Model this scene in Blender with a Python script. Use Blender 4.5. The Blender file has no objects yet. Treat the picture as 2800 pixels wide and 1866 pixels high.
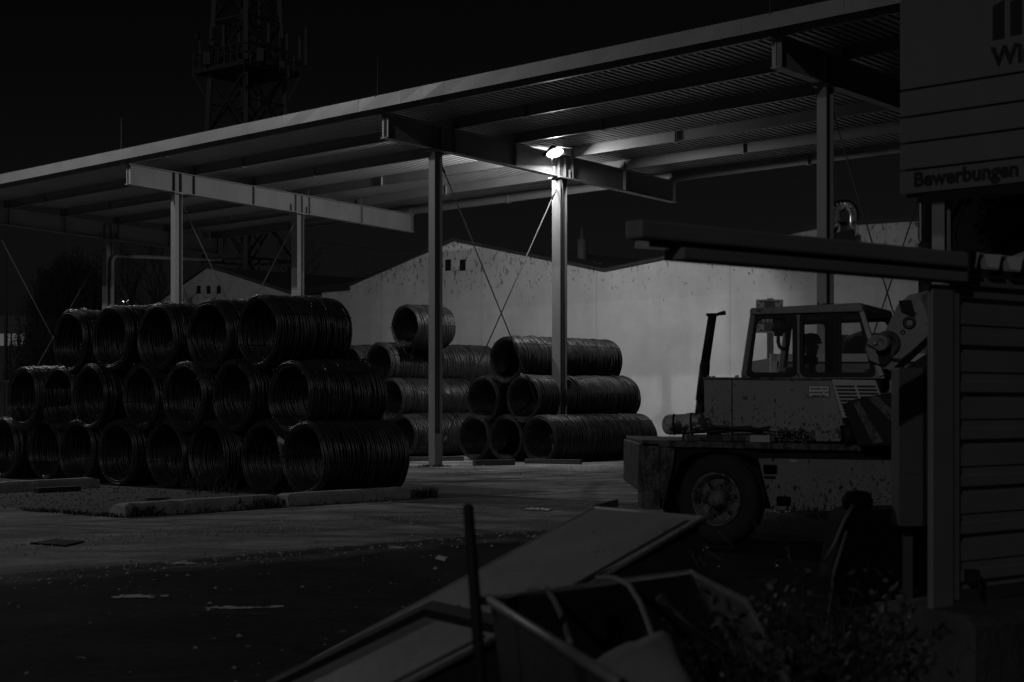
import bpy, bmesh, math, random
from mathutils import Vector, Matrix, noise
R = math.radians
sc = bpy.context.scene
col = sc.collection
# ------------------------------------------------------------------ camera, sky, sun, exposure
F, CX, HY, H = 4300.0, 1400.0, 1104.0, 1.6          # focal length and horizon in photo pixels, eye height
cd = bpy.data.cameras.new('camera'); cam = bpy.data.objects.new('camera', cd); col.objects.link(cam)
cam.location = (0, 0, H); cam.rotation_euler = (R(90), 0, 0)
cd.sensor_width = 36; cd.lens = F / 2800 * 36; cd.shift_y = (HY - 933) / 2800
cd.clip_start = .1; cd.clip_end = 3000
cd.dof.use_dof = True; cd.dof.focus_distance = 36; cd.dof.aperture_fstop = 3.6
sc.camera = cam
SUN_EL, SUN_AZ = 21.5, 205.0                         # the yard lamp's direction: low, from behind the viewer
w = bpy.data.worlds.new('World'); sc.world = w; w.use_nodes = True
nt = w.node_tree; bg = nt.nodes['Background']
sky = nt.nodes.new('ShaderNodeTexSky'); sky.sky_type = 'NISHITA'; sky.sun_disc = False
sky.sun_elevation = R(SUN_EL); sky.sun_rotation = R(SUN_AZ); sky.dust_density = 3.0
bw = nt.nodes.new('ShaderNodeRGBToBW')
nt.links.new(sky.outputs[0], bw.inputs[0])
tcw = nt.nodes.new('ShaderNodeTexCoord'); szw = nt.nodes.new('ShaderNodeSeparateXYZ'); nt.links.new(tcw.outputs['Generated'], szw.inputs[0])
mrw = nt.nodes.new('ShaderNodeMapRange'); mrw.interpolation_type = 'SMOOTHSTEP'      # town glow: the night sky is paler low down
mrw.inputs['From Min'].default_value = .02; mrw.inputs['From Max'].default_value = .27; mrw.inputs['To Min'].default_value = 1.25; mrw.inputs['To Max'].default_value = .40
nt.links.new(szw.outputs['Z'], mrw.inputs['Value'])
muw = nt.nodes.new('ShaderNodeMath'); muw.operation = 'MULTIPLY'; nt.links.new(bw.outputs[0], muw.inputs[0]); nt.links.new(mrw.outputs['Result'], muw.inputs[1])
nt.links.new(muw.outputs[0], bg.inputs[0])
bg.inputs[1].default_value = 0.0011
sd = bpy.data.lights.new('sun', 'SUN'); sun = bpy.data.objects.new('sun', sd); col.objects.link(sun)
sd.energy = 0.17; sd.angle = R(.6); sd.color = (1, 1, 1)
sdir = Vector((math.sin(R(SUN_AZ)) * math.cos(R(SUN_EL)), math.cos(R(SUN_AZ)) * math.cos(R(SUN_EL)), math.sin(R(SUN_EL))))
sun.rotation_euler = sdir.to_track_quat('Z', 'Y').to_euler()
sc.view_settings.view_transform = 'Standard'; sc.view_settings.look = 'None'
sc.view_settings.exposure = 0; sc.view_settings.gamma = 1
sc.cycles.use_denoising = True; sc.cycles.max_bounces = 6; sc.cycles.diffuse_bounces = 3
sc.cycles.sample_clamp_indirect = 4

# ------------------------------------------------------------------ helpers
def at(px, py, Y): return Vector(((px - CX) / F * Y, Y, H - (py - HY) / F * Y))
def gnd(px, py):
    Y = H * F / (py - HY); return Vector(((px - CX) / F * Y, Y, 0))
def ray(px, o, d):                                   # where the column of the view at px meets a vertical plane: distance along it, depth
    r = (px - CX) / F
    a = (r * o[1] - o[0]) / (d[0] - r * d[1]); return a, o[1] + a * d[1]
A0 = Vector((-1.95, 40.1, 0)); SD = Vector((.7136, -.7006, 0)).normalized(); TD = Vector((.7004, .7137, 0)).normalized()
def st(s, t, z=0): return A0 + SD * s + TD * t + Vector((0, 0, z))
def st_of(p): q = Vector((p[0], p[1], 0)) - A0; return q.dot(SD), q.dot(TD)
def s_at(px, t): o = st(0, t); return ray(px, o, SD)[0]
def t_at(px, s): o = st(s, 0); return ray(px, o, TD)[0]

class MB:
    def __init__(self): self.v = []; self.f = []; self.sm = []
    def add(self, vs, fs, smooth=False):
        n = len(self.v); self.v += [tuple(x) for x in vs]
        self.f += [tuple(i + n for i in f) for f in fs]; self.sm += [smooth] * len(fs); return self
    def box(self, c, s, rot=None):                    # centre, full sizes, optional 3x3
        hx, hy, hz = s[0] / 2, s[1] / 2, s[2] / 2; vs = []
        for x in (-hx, hx):
            for y in (-hy, hy):
                for z in (-hz, hz):
                    p = Vector((x, y, z))
                    if rot is not None: p = rot @ p
                    vs.append(p + Vector(c))
        return self.add(vs, [(0, 1, 3, 2), (4, 6, 7, 5), (0, 4, 5, 1), (2, 3, 7, 6), (0, 2, 6, 4), (1, 5, 7, 3)])
    def hexa(self, p):                                # 8 points: bottom ring 4, top ring 4
        return self.add(p, [(3, 2, 1, 0), (4, 5, 6, 7), (0, 1, 5, 4), (1, 2, 6, 5), (2, 3, 7, 6), (3, 0, 4, 7)])
    def bar(self, a, b, w, h=None, up=(0, 0, 1)):     # rectangular bar between two points
        a, b = Vector(a), Vector(b); h = h or w; d = (b - a).normalized(); u = Vector(up)
        if abs(d.dot(u)) > .98: u = Vector((1, 0, 0))
        x = d.cross(u).normalized() * w / 2; y = x.cross(d).normalized() * h / 2
        return self.hexa([a - x - y, a + x - y, a + x + y, a - x + y, b - x - y, b + x - y, b + x + y, b - x + y])
    def tube(self, pts, r, n=8, cap=True, smooth=True):
        pts = [Vector(p) for p in pts]; rs = r if isinstance(r, (list, tuple)) else [r] * len(pts)
        vs = []; u = None
        for i, p in enumerate(pts):
            d = (pts[min(i + 1, len(pts) - 1)] - pts[max(i - 1, 0)])
            if d.length < 1e-9: d = Vector((0, 0, 1))
            d.normalize()
            if u is None:
                u = d.cross(Vector((0, 0, 1)) if abs(d.z) < .9 else Vector((1, 0, 0))).normalized()
            else:
                u = (u - d * u.dot(d)); u = u.normalized() if u.length > 1e-6 else d.orthogonal().normalized()
            v = d.cross(u)
            for k in range(n):
                a = 2 * math.pi * k / n; vs.append(p + (u * math.cos(a) + v * math.sin(a)) * rs[i])
        fs = []
        for i in range(len(pts) - 1):
            for k in range(n):
                k2 = (k + 1) % n; fs.append((i * n + k, i * n + k2, (i + 1) * n + k2, (i + 1) * n + k))
        if cap: fs.append(tuple(range(n - 1, -1, -1))); fs.append(tuple((len(pts) - 1) * n + k for k in range(n)))
        return self.add(vs, fs, smooth)
    def lathe(self, prof, o, ax, n=32, smooth=True, closed=False):   # prof: (radius, along axis)
        ax = Vector(ax).normalized(); u = ax.orthogonal().normalized(); v = ax.cross(u); o = Vector(o); vs = []
        for r, h in prof:
            for k in range(n):
                a = 2 * math.pi * k / n; vs.append(o + ax * h + (u * math.cos(a) + v * math.sin(a)) * r)
        m = len(prof); fs = []
        for i in range(m if closed else m - 1):
            i2 = (i + 1) % m
            for k in range(n):
                k2 = (k + 1) % n; fs.append((i * n + k, i * n + k2, i2 * n + k2, i2 * n + k))
        return self.add(vs, fs, smooth)
    def prism(self, poly, d):                         # polygon of 3-D points pushed along d
        n = len(poly); d = Vector(d); a = [Vector(p) for p in poly]; vs = a + [p + d for p in a]
        return self.add(vs, [tuple(range(n)), tuple(range(2 * n - 1, n - 1, -1))] + [(i, i + n, (i + 1) % n + n, (i + 1) % n) for i in range(n)])
    def plate(self, outer, holes, d):                 # flat polygon with holes, pushed along d
        bm = bmesh.new(); es = []
        for lp in [outer] + holes:
            vs = [bm.verts.new(p) for p in lp]
            es += [bm.edges.new((vs[i], vs[(i + 1) % len(vs)])) for i in range(len(vs))]
        bmesh.ops.triangle_fill(bm, use_beauty=True, use_dissolve=False, edges=es)
        fs = list(bm.faces)
        r = bmesh.ops.extrude_face_region(bm, geom=fs, use_keep_orig=True)
        bmesh.ops.translate(bm, vec=Vector(d), verts=[g for g in r['geom'] if isinstance(g, bmesh.types.BMVert)])
        bmesh.ops.recalc_face_normals(bm, faces=bm.faces[:])
        bm.verts.index_update()
        self.add([v.co.copy() for v in bm.verts], [tuple(v.index for v in f.verts) for f in bm.faces]); bm.free(); return self
    def build(self, name, m, parent=None, bevel=0, origin=None):
        me = bpy.data.meshes.new(name)
        off = parent_offset(parent) if origin is None else Vector(origin)
        me.from_pydata([Vector(v) - off for v in self.v], [], self.f); me.update()
        bm = bmesh.new(); bm.from_mesh(me); bmesh.ops.recalc_face_normals(bm, faces=bm.faces[:]); bm.to_mesh(me); bm.free()
        for p, s in zip(me.polygons, self.sm): p.use_smooth = s
        me.materials.append(m)
        o = bpy.data.objects.new(name, me); col.objects.link(o)
        if parent is not None: o.parent = parent
        elif origin is not None: o.location = origin
        if bevel:
            b = o.modifiers.new('bevel', 'BEVEL'); b.width = bevel; b.segments = 2; b.limit_method = 'ANGLE'
        return o
def parent_offset(p):
    off = Vector((0, 0, 0))
    while p is not None: off = off + Vector(p.location); p = p.parent
    return off
def tag(o, label=None, cat=None, group=None, kind=None):
    if label: o['label'] = label
    if cat: o['category'] = cat
    if group: o['group'] = group
    if kind: o['kind'] = kind
    return o
def thing(name, loc, label, cat, group=None, rz=0):
    o = bpy.data.objects.new(name, None); col.objects.link(o); o.empty_display_size = .2
    o.location = loc; o.rotation_euler = (0, 0, rz); return tag(o, label, cat, group)
def copy_tree(o, parent=None):
    c = o.copy(); col.objects.link(c)
    if parent is not None: c.parent = parent
    for ch in list(o.children): copy_tree(ch, c)
    return c
def text_obj(name, body, size, m, mat4, parent=None, bold=.0, depth=.002, align='LEFT'):
    cu = bpy.data.curves.new(name, 'FONT'); cu.body = body; cu.size = size; cu.extrude = depth; cu.offset = bold
    cu.align_x = align; cu.resolution_u = 4
    t = bpy.data.objects.new(name, cu); col.objects.link(t)
    dg = bpy.context.evaluated_depsgraph_get(); dg.update()
    me = bpy.data.meshes.new_from_object(t.evaluated_get(dg)); bpy.data.objects.remove(t); bpy.data.curves.remove(cu)
    off = parent_offset(parent)
    me.transform(Matrix.Translation(-off) @ mat4); me.materials.clear(); me.materials.append(m)
    o = bpy.data.objects.new(name, me); col.objects.link(o); o.parent = parent; return o
def frame4(o, x, z):                                  # text lying in a vertical plane: x = reading direction, z = up
    x = Vector(x).normalized(); z = Vector(z).normalized(); n = x.cross(z)
    return Matrix(((x.x, z.x, n.x, o[0]), (x.y, z.y, n.y, o[1]), (x.z, z.z, n.z, o[2]), (0, 0, 0, 1)))
def rounded(poly, r, n=5):                            # round the corners of a 2-D polygon
    out = []; k = len(poly)
    for i in range(k):
        p = Vector(poly[i]); a = Vector(poly[i - 1]) - p; b = Vector(poly[(i + 1) % k]) - p
        ra = min(r, a.length * .45, b.length * .45); p0 = p + a.normalized() * ra; p1 = p + b.normalized() * ra
        for j in range(n + 1):
            u = j / n; out.append(p0 * (1 - u) ** 2 + p * 2 * u * (1 - u) + p1 * u * u)
    return out

# ------------------------------------------------------------------ materials (the photograph is black and white: every colour is a grey)
def mat(name, g, rough=.6, metal=0, var=.25, scale=3, bump=0, bscale=60, spots=None, stretch=(1, 1, 1), spec=.5):
    m = bpy.data.materials.new(name); m.use_nodes = True; t = m.node_tree; N = t.nodes; L = t.links
    b = N['Principled BSDF']; b.inputs['Roughness'].default_value = rough; b.inputs['Metallic'].default_value = metal
    b.inputs['Specular IOR Level'].default_value = spec
    tc = N.new('ShaderNodeTexCoord'); mp = N.new('ShaderNodeMapping'); mp.inputs['Scale'].default_value = stretch
    L.new(tc.outputs['Object'], mp.inputs[0]); vec = mp.outputs[0]
    n1 = N.new('ShaderNodeTexNoise'); n1.inputs['Scale'].default_value = scale; n1.inputs['Detail'].default_value = 8
    n1.inputs['Roughness'].default_value = .65; L.new(vec, n1.inputs['Vector'])
    mr = N.new('ShaderNodeMapRange'); mr.inputs['From Min'].default_value = .25; mr.inputs['From Max'].default_value = .75
    mr.inputs['To Min'].default_value = g * (1 - var); mr.inputs['To Max'].default_value = g * (1 + var)
    L.new(n1.outputs['Fac'], mr.inputs['Value']); out = mr.outputs['Result']
    for sp in (spots or []):                          # (scale, threshold, softness, grey)
        n2 = N.new('ShaderNodeTexNoise'); n2.inputs['Scale'].default_value = sp[0]; n2.inputs['Detail'].default_value = 6
        n2.inputs['Roughness'].default_value = .7; L.new(vec, n2.inputs['Vector'])
        m2 = N.new('ShaderNodeMapRange'); m2.inputs['From Min'].default_value = sp[1]; m2.inputs['From Max'].default_value = sp[1] + sp[2]
        L.new(n2.outputs['Fac'], m2.inputs['Value'])
        mx = N.new('ShaderNodeMix'); mx.data_type = 'FLOAT'; L.new(m2.outputs['Result'], mx.inputs[0]); L.new(out, mx.inputs[2])
        mx.inputs[3].default_value = sp[3]; out = mx.outputs[0]
    L.new(out, b.inputs['Base Color'])
    r2 = N.new('ShaderNodeMapRange'); r2.inputs['To Min'].default_value = max(.05, rough - .12); r2.inputs['To Max'].default_value = min(1, rough + .12)
    L.new(n1.outputs['Fac'], r2.inputs['Value']); L.new(r2.outputs['Result'], b.inputs['Roughness'])
    if bump:
        n3 = N.new('ShaderNodeTexNoise'); n3.inputs['Scale'].default_value = bscale; n3.inputs['Detail'].default_value = 5
        L.new(vec, n3.inputs['Vector']); bp = N.new('ShaderNodeBump'); bp.inputs['Strength'].default_value = bump; bp.inputs['Distance'].default_value = .02
        L.new(n3.outputs['Fac'], bp.inputs['Height']); L.new(bp.outputs['Normal'], b.inputs['Normal'])
    return m
def emis(name, s, g=1.0):
    m = bpy.data.materials.new(name); m.use_nodes = True; b = m.node_tree.nodes['Principled BSDF']
    b.inputs['Base Color'].default_value = (.8, .8, .8, 1); b.inputs['Emission Color'].default_value = (g, g, g, 1); b.inputs['Emission Strength'].default_value = s
    return m
def crane_paint(name, g, th):                         # matt paint with rust specks and runs that crowd towards the lower edge
    m = mat(name, g, .5, 0, .18, 2.2, .12, 45, [(3.0, .60, .14, g * .55)], (1, 1, .6)); t = m.node_tree; N = t.nodes; L = t.links; b = N['Principled BSDF']
    src = b.inputs['Base Color'].links[0].from_socket; tc = N.new('ShaderNodeTexCoord')
    sep = N.new('ShaderNodeSeparateXYZ'); L.new(tc.outputs['Object'], sep.inputs[0]); out = src
    for (scl, st_, dl, dk) in ((17, .75, .0, .016), (36, .8, .02, .01), (8, .3, .10, .03)):
        mp = N.new('ShaderNodeMapping'); mp.inputs['Scale'].default_value = (1, 1, st_); L.new(tc.outputs['Object'], mp.inputs[0])
        n = N.new('ShaderNodeTexNoise'); n.inputs['Scale'].default_value = scl; n.inputs['Detail'].default_value = 5; n.inputs['Roughness'].default_value = .62; L.new(mp.outputs[0], n.inputs['Vector'])
        mz = N.new('ShaderNodeMapRange'); mz.inputs['From Min'].default_value = .45 if name[0] == 'b' else 1.15; mz.inputs['From Max'].default_value = 1.05 if name[0] == 'b' else 1.8
        mz.inputs['To Min'].default_value = th + .07 + dl; mz.inputs['To Max'].default_value = th + .16 + dl; L.new(sep.outputs['Z'], mz.inputs['Value'])
        s = N.new('ShaderNodeMath'); s.operation = 'SUBTRACT'; L.new(n.outputs['Fac'], s.inputs[0]); L.new(mz.outputs['Result'], s.inputs[1])
        q = N.new('ShaderNodeMath'); q.operation = 'MULTIPLY'; q.use_clamp = True; q.inputs[1].default_value = 22; L.new(s.outputs[0], q.inputs[0])
        x = N.new('ShaderNodeMix'); x.data_type = 'FLOAT'; L.new(q.outputs[0], x.inputs[0]); L.new(out, x.inputs[2]); x.inputs[3].default_value = dk; out = x.outputs[0]
    L.new(out, b.inputs['Base Color']); return m
M = dict(
    steel=mat('painted steel', .23, .5, 0, .2, 1.5, .08, 30, [(7, .66, .1, .16)], (1, 1, .35)),
    trim=mat('coated sheet trim', .20, .42, 0, .12, 1.2, .1, 3),
    purlin=mat('purlin steel', .17, .5, 0, .2, 1.5), deck=mat('profiled roof sheet', .30, .45, 0, .15, .8),
    rodm=mat('brace rod steel', .05, .7, 0, .2),
    coil=mat('dark rolled wire', .095, .34, .6, .5, 7, 0, 60, [(14, .66, .1, .05)]), coil_dim=mat('dimmed rolled wire', .046, .42, .5, .5, 7, 0, 60, [(14, .66, .1, .03)]), grit=mat('pale grit', .42, .9, 0, .5, 13), coilin=mat('coil core', .012, .8, 0, .3),  # rear coils: same wire, shade put into the colour to tame the floodlight
    tie=mat('tie wire', .05, .5, .6),
    wall=None, darkroof=mat('dark roof edge', .05, .7, 0, .3),
    hole=mat('dark opening', .012, .5, 0, .2),
    beige=crane_paint('weathered crane paint', .225, .465), beige2=crane_paint('battered skirt paint', .20, .462),
    dirty=mat('dirty chassis paint', .11, .6, .0, .4, 3, .5, 22, [(5, .46, .10, .03), (24, .54, .06, .008)], (1, 1, .6)),
    louvre=mat('pale louvre panel', .42, .5, 0, .15, 3, 0, 50, [(9, .66, .08, .08)]),
    black=mat('black steel', .014, .6, 0, .35, 4, .2, 30, spec=.25), soot=mat('sooty black', .006, .85, 0, .3, 4, spec=.1),
    rubber=mat('black rubber', .016, .75, 0, .3, 6),
    tyre=mat('tyre rubber', .02, .85, 0, .4, 8, .3, 30),
    rimm=mat('dirty wheel rim', .12, .65, 0, .5, 6, .3, 30, [(7, .48, .1, .02), (20, .56, .06, .012)]),
    tank=mat('flaking white tank', .40, .6, 0, .3, 5, .15, 20, [(7, .53, .03, .03), (3, .58, .05, .06)]),
    chain=mat('chain steel', .14, .42, .7, .4, 20), chainl=mat('pale chain links', .5, .45, .3, .3, 20),
    hose=mat('hose rubber', .03, .6),
    bare=mat('bare bright metal', .85, .13, 1, .05),
    signw=mat('sign face', .15, .5, 0, .1, 1.5), ink=mat('black lettering', .015, .6, 0, .1),
    asg=mat('arrow sign field', .13, .5, 0, .1), asw=mat('arrow sign white', .55, .5, 0, .1),
    shed=mat('shed sheet metal', .22, .55, 0, .12, 2), shedd=mat('shed steel dark', .07, .6, 0, .2, 3),
    pale=mat('pale roof sheet', .40, .5, 0, .1),
    conc=mat('raw concrete', .40, .9, 0, .4, 3, .6, 22, [(6, .60, .1, .12), (16, .62, .06, .45)]),
    concd=mat('dirty plinth concrete', .085, .9, 0, .45, 3, .5, 22, [(5, .58, .12, .03)]), wood=mat('old timber', .06, .85, 0, .4, 3, .4, 15, None, (.3, .3, 4)),
    skip=mat('grey bin paint', .30, .55, 0, .22, 2.2, .15, 18, [(9, .63, .05, .05), (26, .66, .05, .04)]),
    skipd=mat('dark bin steel', .028, .65, 0, .35, 4, .2, 25),
    rim=mat('worn bin rim', .20, .5, .1, .35, 9, .2, 40),
    stone=mat('grey stone', .22, .9, 0, .25, 3, .3, 12),
    strap=mat('webbing strap', .2, .8), bark=mat('bark', .03, .9, 0, .4), leaf=mat('dark leaves', .035, .65, 0, .5, 6), leafl=mat('paler leaves', .065, .6, 0, .4, 6),
    grass=mat('dry weeds', .045, .8, 0, .5, 9), gravel=mat('gravel stones', .17, .9, 0, .7, 13), gravb=mat('gravel bed', .10, .95, 0, .5, 25, .8, 60),
    tower=mat('tower steel', .03, .7), farm=mat('far facade', .18, .8), ivy=mat('ivy leaves', .022, .7, 0, .5, 5),
    cloth=mat('dark work clothes', .02, .9), skin=mat('skin', .12, .6), hair=mat('cap cloth', .015, .9),
    facade=mat('pale facade', .22, .8, 0, .12, 1.5), strip=mat('dark strip', .04, .6),
    white=mat('white scraps', .6, .8, 0, .2, 12), roller=mat('grey steel container', .22, .6, 0, .2),
    led=emis('lamp glass', 12), farlamp=emis('far lamp glass', 3), farwin=emis('lit window', .012), led2=emis('street lamp glass', 10),
)
# warehouse plaster: white, with grey damp blotches that crowd under the eaves
def plaster(name, g, dots):
    m = mat(name, g, .9, 0, .20, .5, .05, 20); t = m.node_tree; N = t.nodes; L = t.links; b = N['Principled BSDF']
    src = b.inputs['Base Color'].links[0].from_socket
    tc = N.new('ShaderNodeTexCoord'); mp = N.new('ShaderNodeMapping'); mp.inputs['Scale'].default_value = (1, 1, .5); L.new(tc.outputs['Object'], mp.inputs[0])
    vo = N.new('ShaderNodeTexNoise'); vo.inputs['Scale'].default_value = 7.5; vo.inputs['Detail'].default_value = 3; vo.inputs['Roughness'].default_value = .75; L.new(mp.outputs[0], vo.inputs['Vector'])
    sep = N.new('ShaderNodeSeparateXYZ'); L.new(tc.outputs['Object'], sep.inputs[0])
    mz = N.new('ShaderNodeMapRange'); mz.inputs['From Min'].default_value = 4.4; mz.inputs['From Max'].default_value = 6.6
    mz.inputs['To Min'].default_value = .70; mz.inputs['To Max'].default_value = .545; L.new(sep.outputs['Z'], mz.inputs['Value'])
    su = N.new('ShaderNodeMath'); su.operation = 'SUBTRACT'; L.new(vo.outputs['Fac'], su.inputs[0]); L.new(mz.outputs['Result'], su.inputs[1])
    mu = N.new('ShaderNodeMath'); mu.operation = 'MULTIPLY'; mu.use_clamp = True; mu.inputs[1].default_value = 14; L.new(su.outputs[0], mu.inputs[0])
    m2 = N.new('ShaderNodeMath'); m2.operation = 'MULTIPLY'; m2.inputs[1].default_value = dots; L.new(mu.outputs[0], m2.inputs[0])
    mx = N.new('ShaderNodeMix'); mx.data_type = 'FLOAT'; L.new(m2.outputs[0], mx.inputs[0]); L.new(src, mx.inputs[2]); mx.inputs[3].default_value = .1
    # a paler coat of paint up to about five metres
    pz = N.new('ShaderNodeMath'); pz.operation = 'GREATER_THAN'; pz.inputs[1].default_value = 5.05; L.new(sep.outputs['Z'], pz.inputs[0])
    pm = N.new('ShaderNodeMath'); pm.operation = 'MULTIPLY_ADD'; pm.inputs[1].default_value = -.05; pm.inputs[2].default_value = 1; L.new(pz.outputs[0], pm.inputs[0])
    fi = N.new('ShaderNodeMath'); fi.operation = 'MULTIPLY'; L.new(mx.outputs[0], fi.inputs[0]); L.new(pm.outputs[0], fi.inputs[1])
    # faint runs down the wall, joints between the bays, a dirty foot
    mv = N.new('ShaderNodeMapping'); mv.inputs['Scale'].default_value = (1, 1, .06); L.new(tc.outputs['Object'], mv.inputs[0])
    nv = N.new('ShaderNodeTexNoise'); nv.inputs['Scale'].default_value = 1.3; nv.inputs['Detail'].default_value = 6; nv.inputs['Roughness'].default_value = .6; L.new(mv.outputs[0], nv.inputs['Vector'])
    rv = N.new('ShaderNodeMapRange'); rv.inputs['From Min'].default_value = .3; rv.inputs['From Max'].default_value = .7; rv.inputs['To Min'].default_value = .93; rv.inputs['To Max'].default_value = 1.05; L.new(nv.outputs['Fac'], rv.inputs['Value'])
    dj = N.new('ShaderNodeVectorMath'); dj.operation = 'DOT_PRODUCT'; L.new(tc.outputs['Object'], dj.inputs[0]); dj.inputs[1].default_value = SD / 5.6
    fr = N.new('ShaderNodeMath'); fr.operation = 'FRACT'; L.new(dj.outputs['Value'], fr.inputs[0])
    gj = N.new('ShaderNodeMath'); gj.operation = 'LESS_THAN'; gj.inputs[1].default_value = .006; L.new(fr.outputs[0], gj.inputs[0])
    jm = N.new('ShaderNodeMath'); jm.operation = 'MULTIPLY_ADD'; jm.inputs[1].default_value = -.22; jm.inputs[2].default_value = 1; L.new(gj.outputs[0], jm.inputs[0])
    ft = N.new('ShaderNodeMapRange'); ft.inputs['From Min'].default_value = .2; ft.inputs['From Max'].default_value = 1.6; ft.inputs['To Min'].default_value = .72; ft.inputs['To Max'].default_value = 1; L.new(sep.outputs['Z'], ft.inputs['Value'])
    last = fi.outputs[0]
    for q in (rv.outputs['Result'], jm.outputs[0], ft.outputs['Result']):
        k = N.new('ShaderNodeMath'); k.operation = 'MULTIPLY'; L.new(last, k.inputs[0]); L.new(q, k.inputs[1]); last = k.outputs[0]
    L.new(last, b.inputs['Base Color']); return m
M['bare'].node_tree.nodes['Map Range.001'].inputs['To Min'].default_value = .17; M['bare'].node_tree.nodes['Map Range.001'].inputs['To Max'].default_value = .24
M['wall'] = plaster('white plaster', .82, .8); M['wall2'] = plaster('grey plaster', .40, .3)

# yard ground: dusty concrete beyond a joint, dark asphalt on the near side of it, tyre marks, worn and pale patches
def ground_material():
    m = bpy.data.materials.new('yard ground'); m.use_nodes = True; t = m.node_tree; N = t.nodes; L = t.links; b = N['Principled BSDF']
    tc = N.new('ShaderNodeTexCoord'); P = tc.outputs['Object']
    def dot(v, c):
        d = N.new('ShaderNodeVectorMath'); d.operation = 'DOT_PRODUCT'; L.new(P, d.inputs[0]); d.inputs[1].default_value = v
        a = N.new('ShaderNodeMath'); a.operation = 'ADD'; L.new(d.outputs['Value'], a.inputs[0]); a.inputs[1].default_value = c; return a.outputs[0]
    S = dot(SD, -A0.dot(SD)); T = dot(TD, -A0.dot(TD))
    def comb(x, y, sx, sy):
        c = N.new('ShaderNodeCombineXYZ')
        for i, (k, sc_) in enumerate(((x, sx), (y, sy))):
            q = N.new('ShaderNodeMath'); q.operation = 'MULTIPLY'; q.inputs[1].default_value = sc_; L.new(k, q.inputs[0]); L.new(q.outputs[0], c.inputs[i])
        return c.outputs[0]
    def noi(v, s, d=6, r=.6, dist=0):
        n = N.new('ShaderNodeTexNoise'); n.inputs['Scale'].default_value = s; n.inputs['Detail'].default_value = d; n.inputs['Roughness'].default_value = r
        n.inputs['Distortion'].default_value = dist; L.new(v, n.inputs['Vector']); return n.outputs['Fac']
    def mr(v, a, c, lo=0, hi=1):
        k = N.new('ShaderNodeMapRange'); k.inputs['From Min'].default_value = a; k.inputs['From Max'].default_value = c
        k.inputs['To Min'].default_value = lo; k.inputs['To Max'].default_value = hi; L.new(v, k.inputs['Value']); return k.outputs['Result']
    def op(o, a, c):
        k = N.new('ShaderNodeMath'); k.operation = o
        for i, x in enumerate((a, c)):
            if isinstance(x, (int, float)): k.inputs[i].default_value = x
            else: L.new(x, k.inputs[i])
        return k.outputs[0]
    def mix(f, a, c):
        k = N.new('ShaderNodeMix'); k.data_type = 'FLOAT'
        for i, x in ((0, f), (2, a), (3, c)):
            if isinstance(x, (int, float)): k.inputs[i].default_value = x
            else: L.new(x, k.inputs[i])
        return k.outputs[0]
    X = N.new('ShaderNodeSeparateXYZ'); L.new(P, X.inputs[0])
    big = noi(P, .35, 5); fine = noi(P, 9, 6, .7)
    base = mr(big, .3, .7, .32, .52)                               # concrete
    trk = noi(comb(X.outputs['X'], X.outputs['Y'], .30, .85), 1.0, 6, .68, 1.2)      # tyre marks sweeping across the yard
    base = op('MULTIPLY', base, mr(trk, .40, .60, .55, 1.12))
    for (cx0, cy0, rr, wd_, lo_) in ((-14, 66, 36.2, .16, .45), (-14, 66, 38.0, .16, .5), (-6, 74, 42.0, .2, .55), (34, 26, 31.0, .14, .45), (34, 26, 32.7, .14, .5), (8, -30, 61.5, .18, .5), (8, -30, 63.2, .18, .55), (26, 60, 33.5, .13, .5), (26, 60, 35.1, .13, .5),
                                     (4.2, 31.5, 3.2, .10, .45), (3.4, 30.2, 4.9, .10, .5), (-30, 2, 34.5, .15, .5), (-30, 2, 36.2, .15, .55), (-3, 12, 13.5, .13, .55), (-3, 12, 15.2, .13, .6), (12, 52, 22.0, .12, .5), (12, 52, 23.6, .12, .55), (-22, 52, 27, .14, .5), (-22, 52, 28.6, .14, .5)):
        vd = N.new('ShaderNodeVectorMath'); vd.operation = 'DISTANCE'; L.new(P, vd.inputs[0]); vd.inputs[1].default_value = (cx0, cy0, 0)
        k_ = op('ABSOLUTE', op('SUBTRACT', op('ADD', vd.outputs['Value'], op('MULTIPLY', big, .7)), rr + .35), 0.0)
        base = op('MULTIPLY', base, mix(mr(noi(comb(S, T, .21, .21), 1 + .13 * (rr % 3), 3), .42, .58), 1.0, mr(k_, wd_ * .7, wd_ * 1.5, lo_, 1.0)))
    for (sx, sy, ox, wd_, lo_) in ((.10, .22, 9, .03, .5),):
        cv = comb(op('ADD', op('MULTIPLY', X.outputs['Y'], .12), X.outputs['X']), op('ADD', X.outputs['Y'], ox), sx, sy)
        ln_ = op('ABSOLUTE', op('SUBTRACT', noi(cv, 1.0, 3, .5, .9), .5), 0.0)
        base = op('MULTIPLY', base, mr(ln_, 0, wd_, lo_, 1.0))
    arc = noi(comb(S, T, 1.7, .14), 1.0, 4, .55, 2.2)
    base = op('MULTIPLY', base, mr(arc, .56, .68, 1.0, .62))
    base = op('MULTIPLY', base, mr(fine, .3, .7, .70, 1.25)); base = op('MULTIPLY', base, mr(noi(P, 2.3, 7, .78), .32, .68, .66, 1.25))
    base = op('MULTIPLY', base, mr(noi(P, .55, 5, .7, .6), .40, .60, .62, 1.05))
    asp = op('MULTIPLY', mr(noi(P, 1.1, 7, .7), .3, .75, .014, .046), mr(fine, .3, .75, .4, 1.7))
    worn = noi(comb(X.outputs['X'], X.outputs['Y'], .5, 1.1), 1.0, 8, .72, .8)
    asp = mix(mr(worn, .59, .70), asp, .06)                           # worn pale patches
    edge = op('ADD', S, op('MULTIPLY', op('SUBTRACT', noi(P, .9, 6, .7), .5), 1.6))
    f = mr(edge, 15.1, 16.8); c = mix(f, base, asp)
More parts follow.
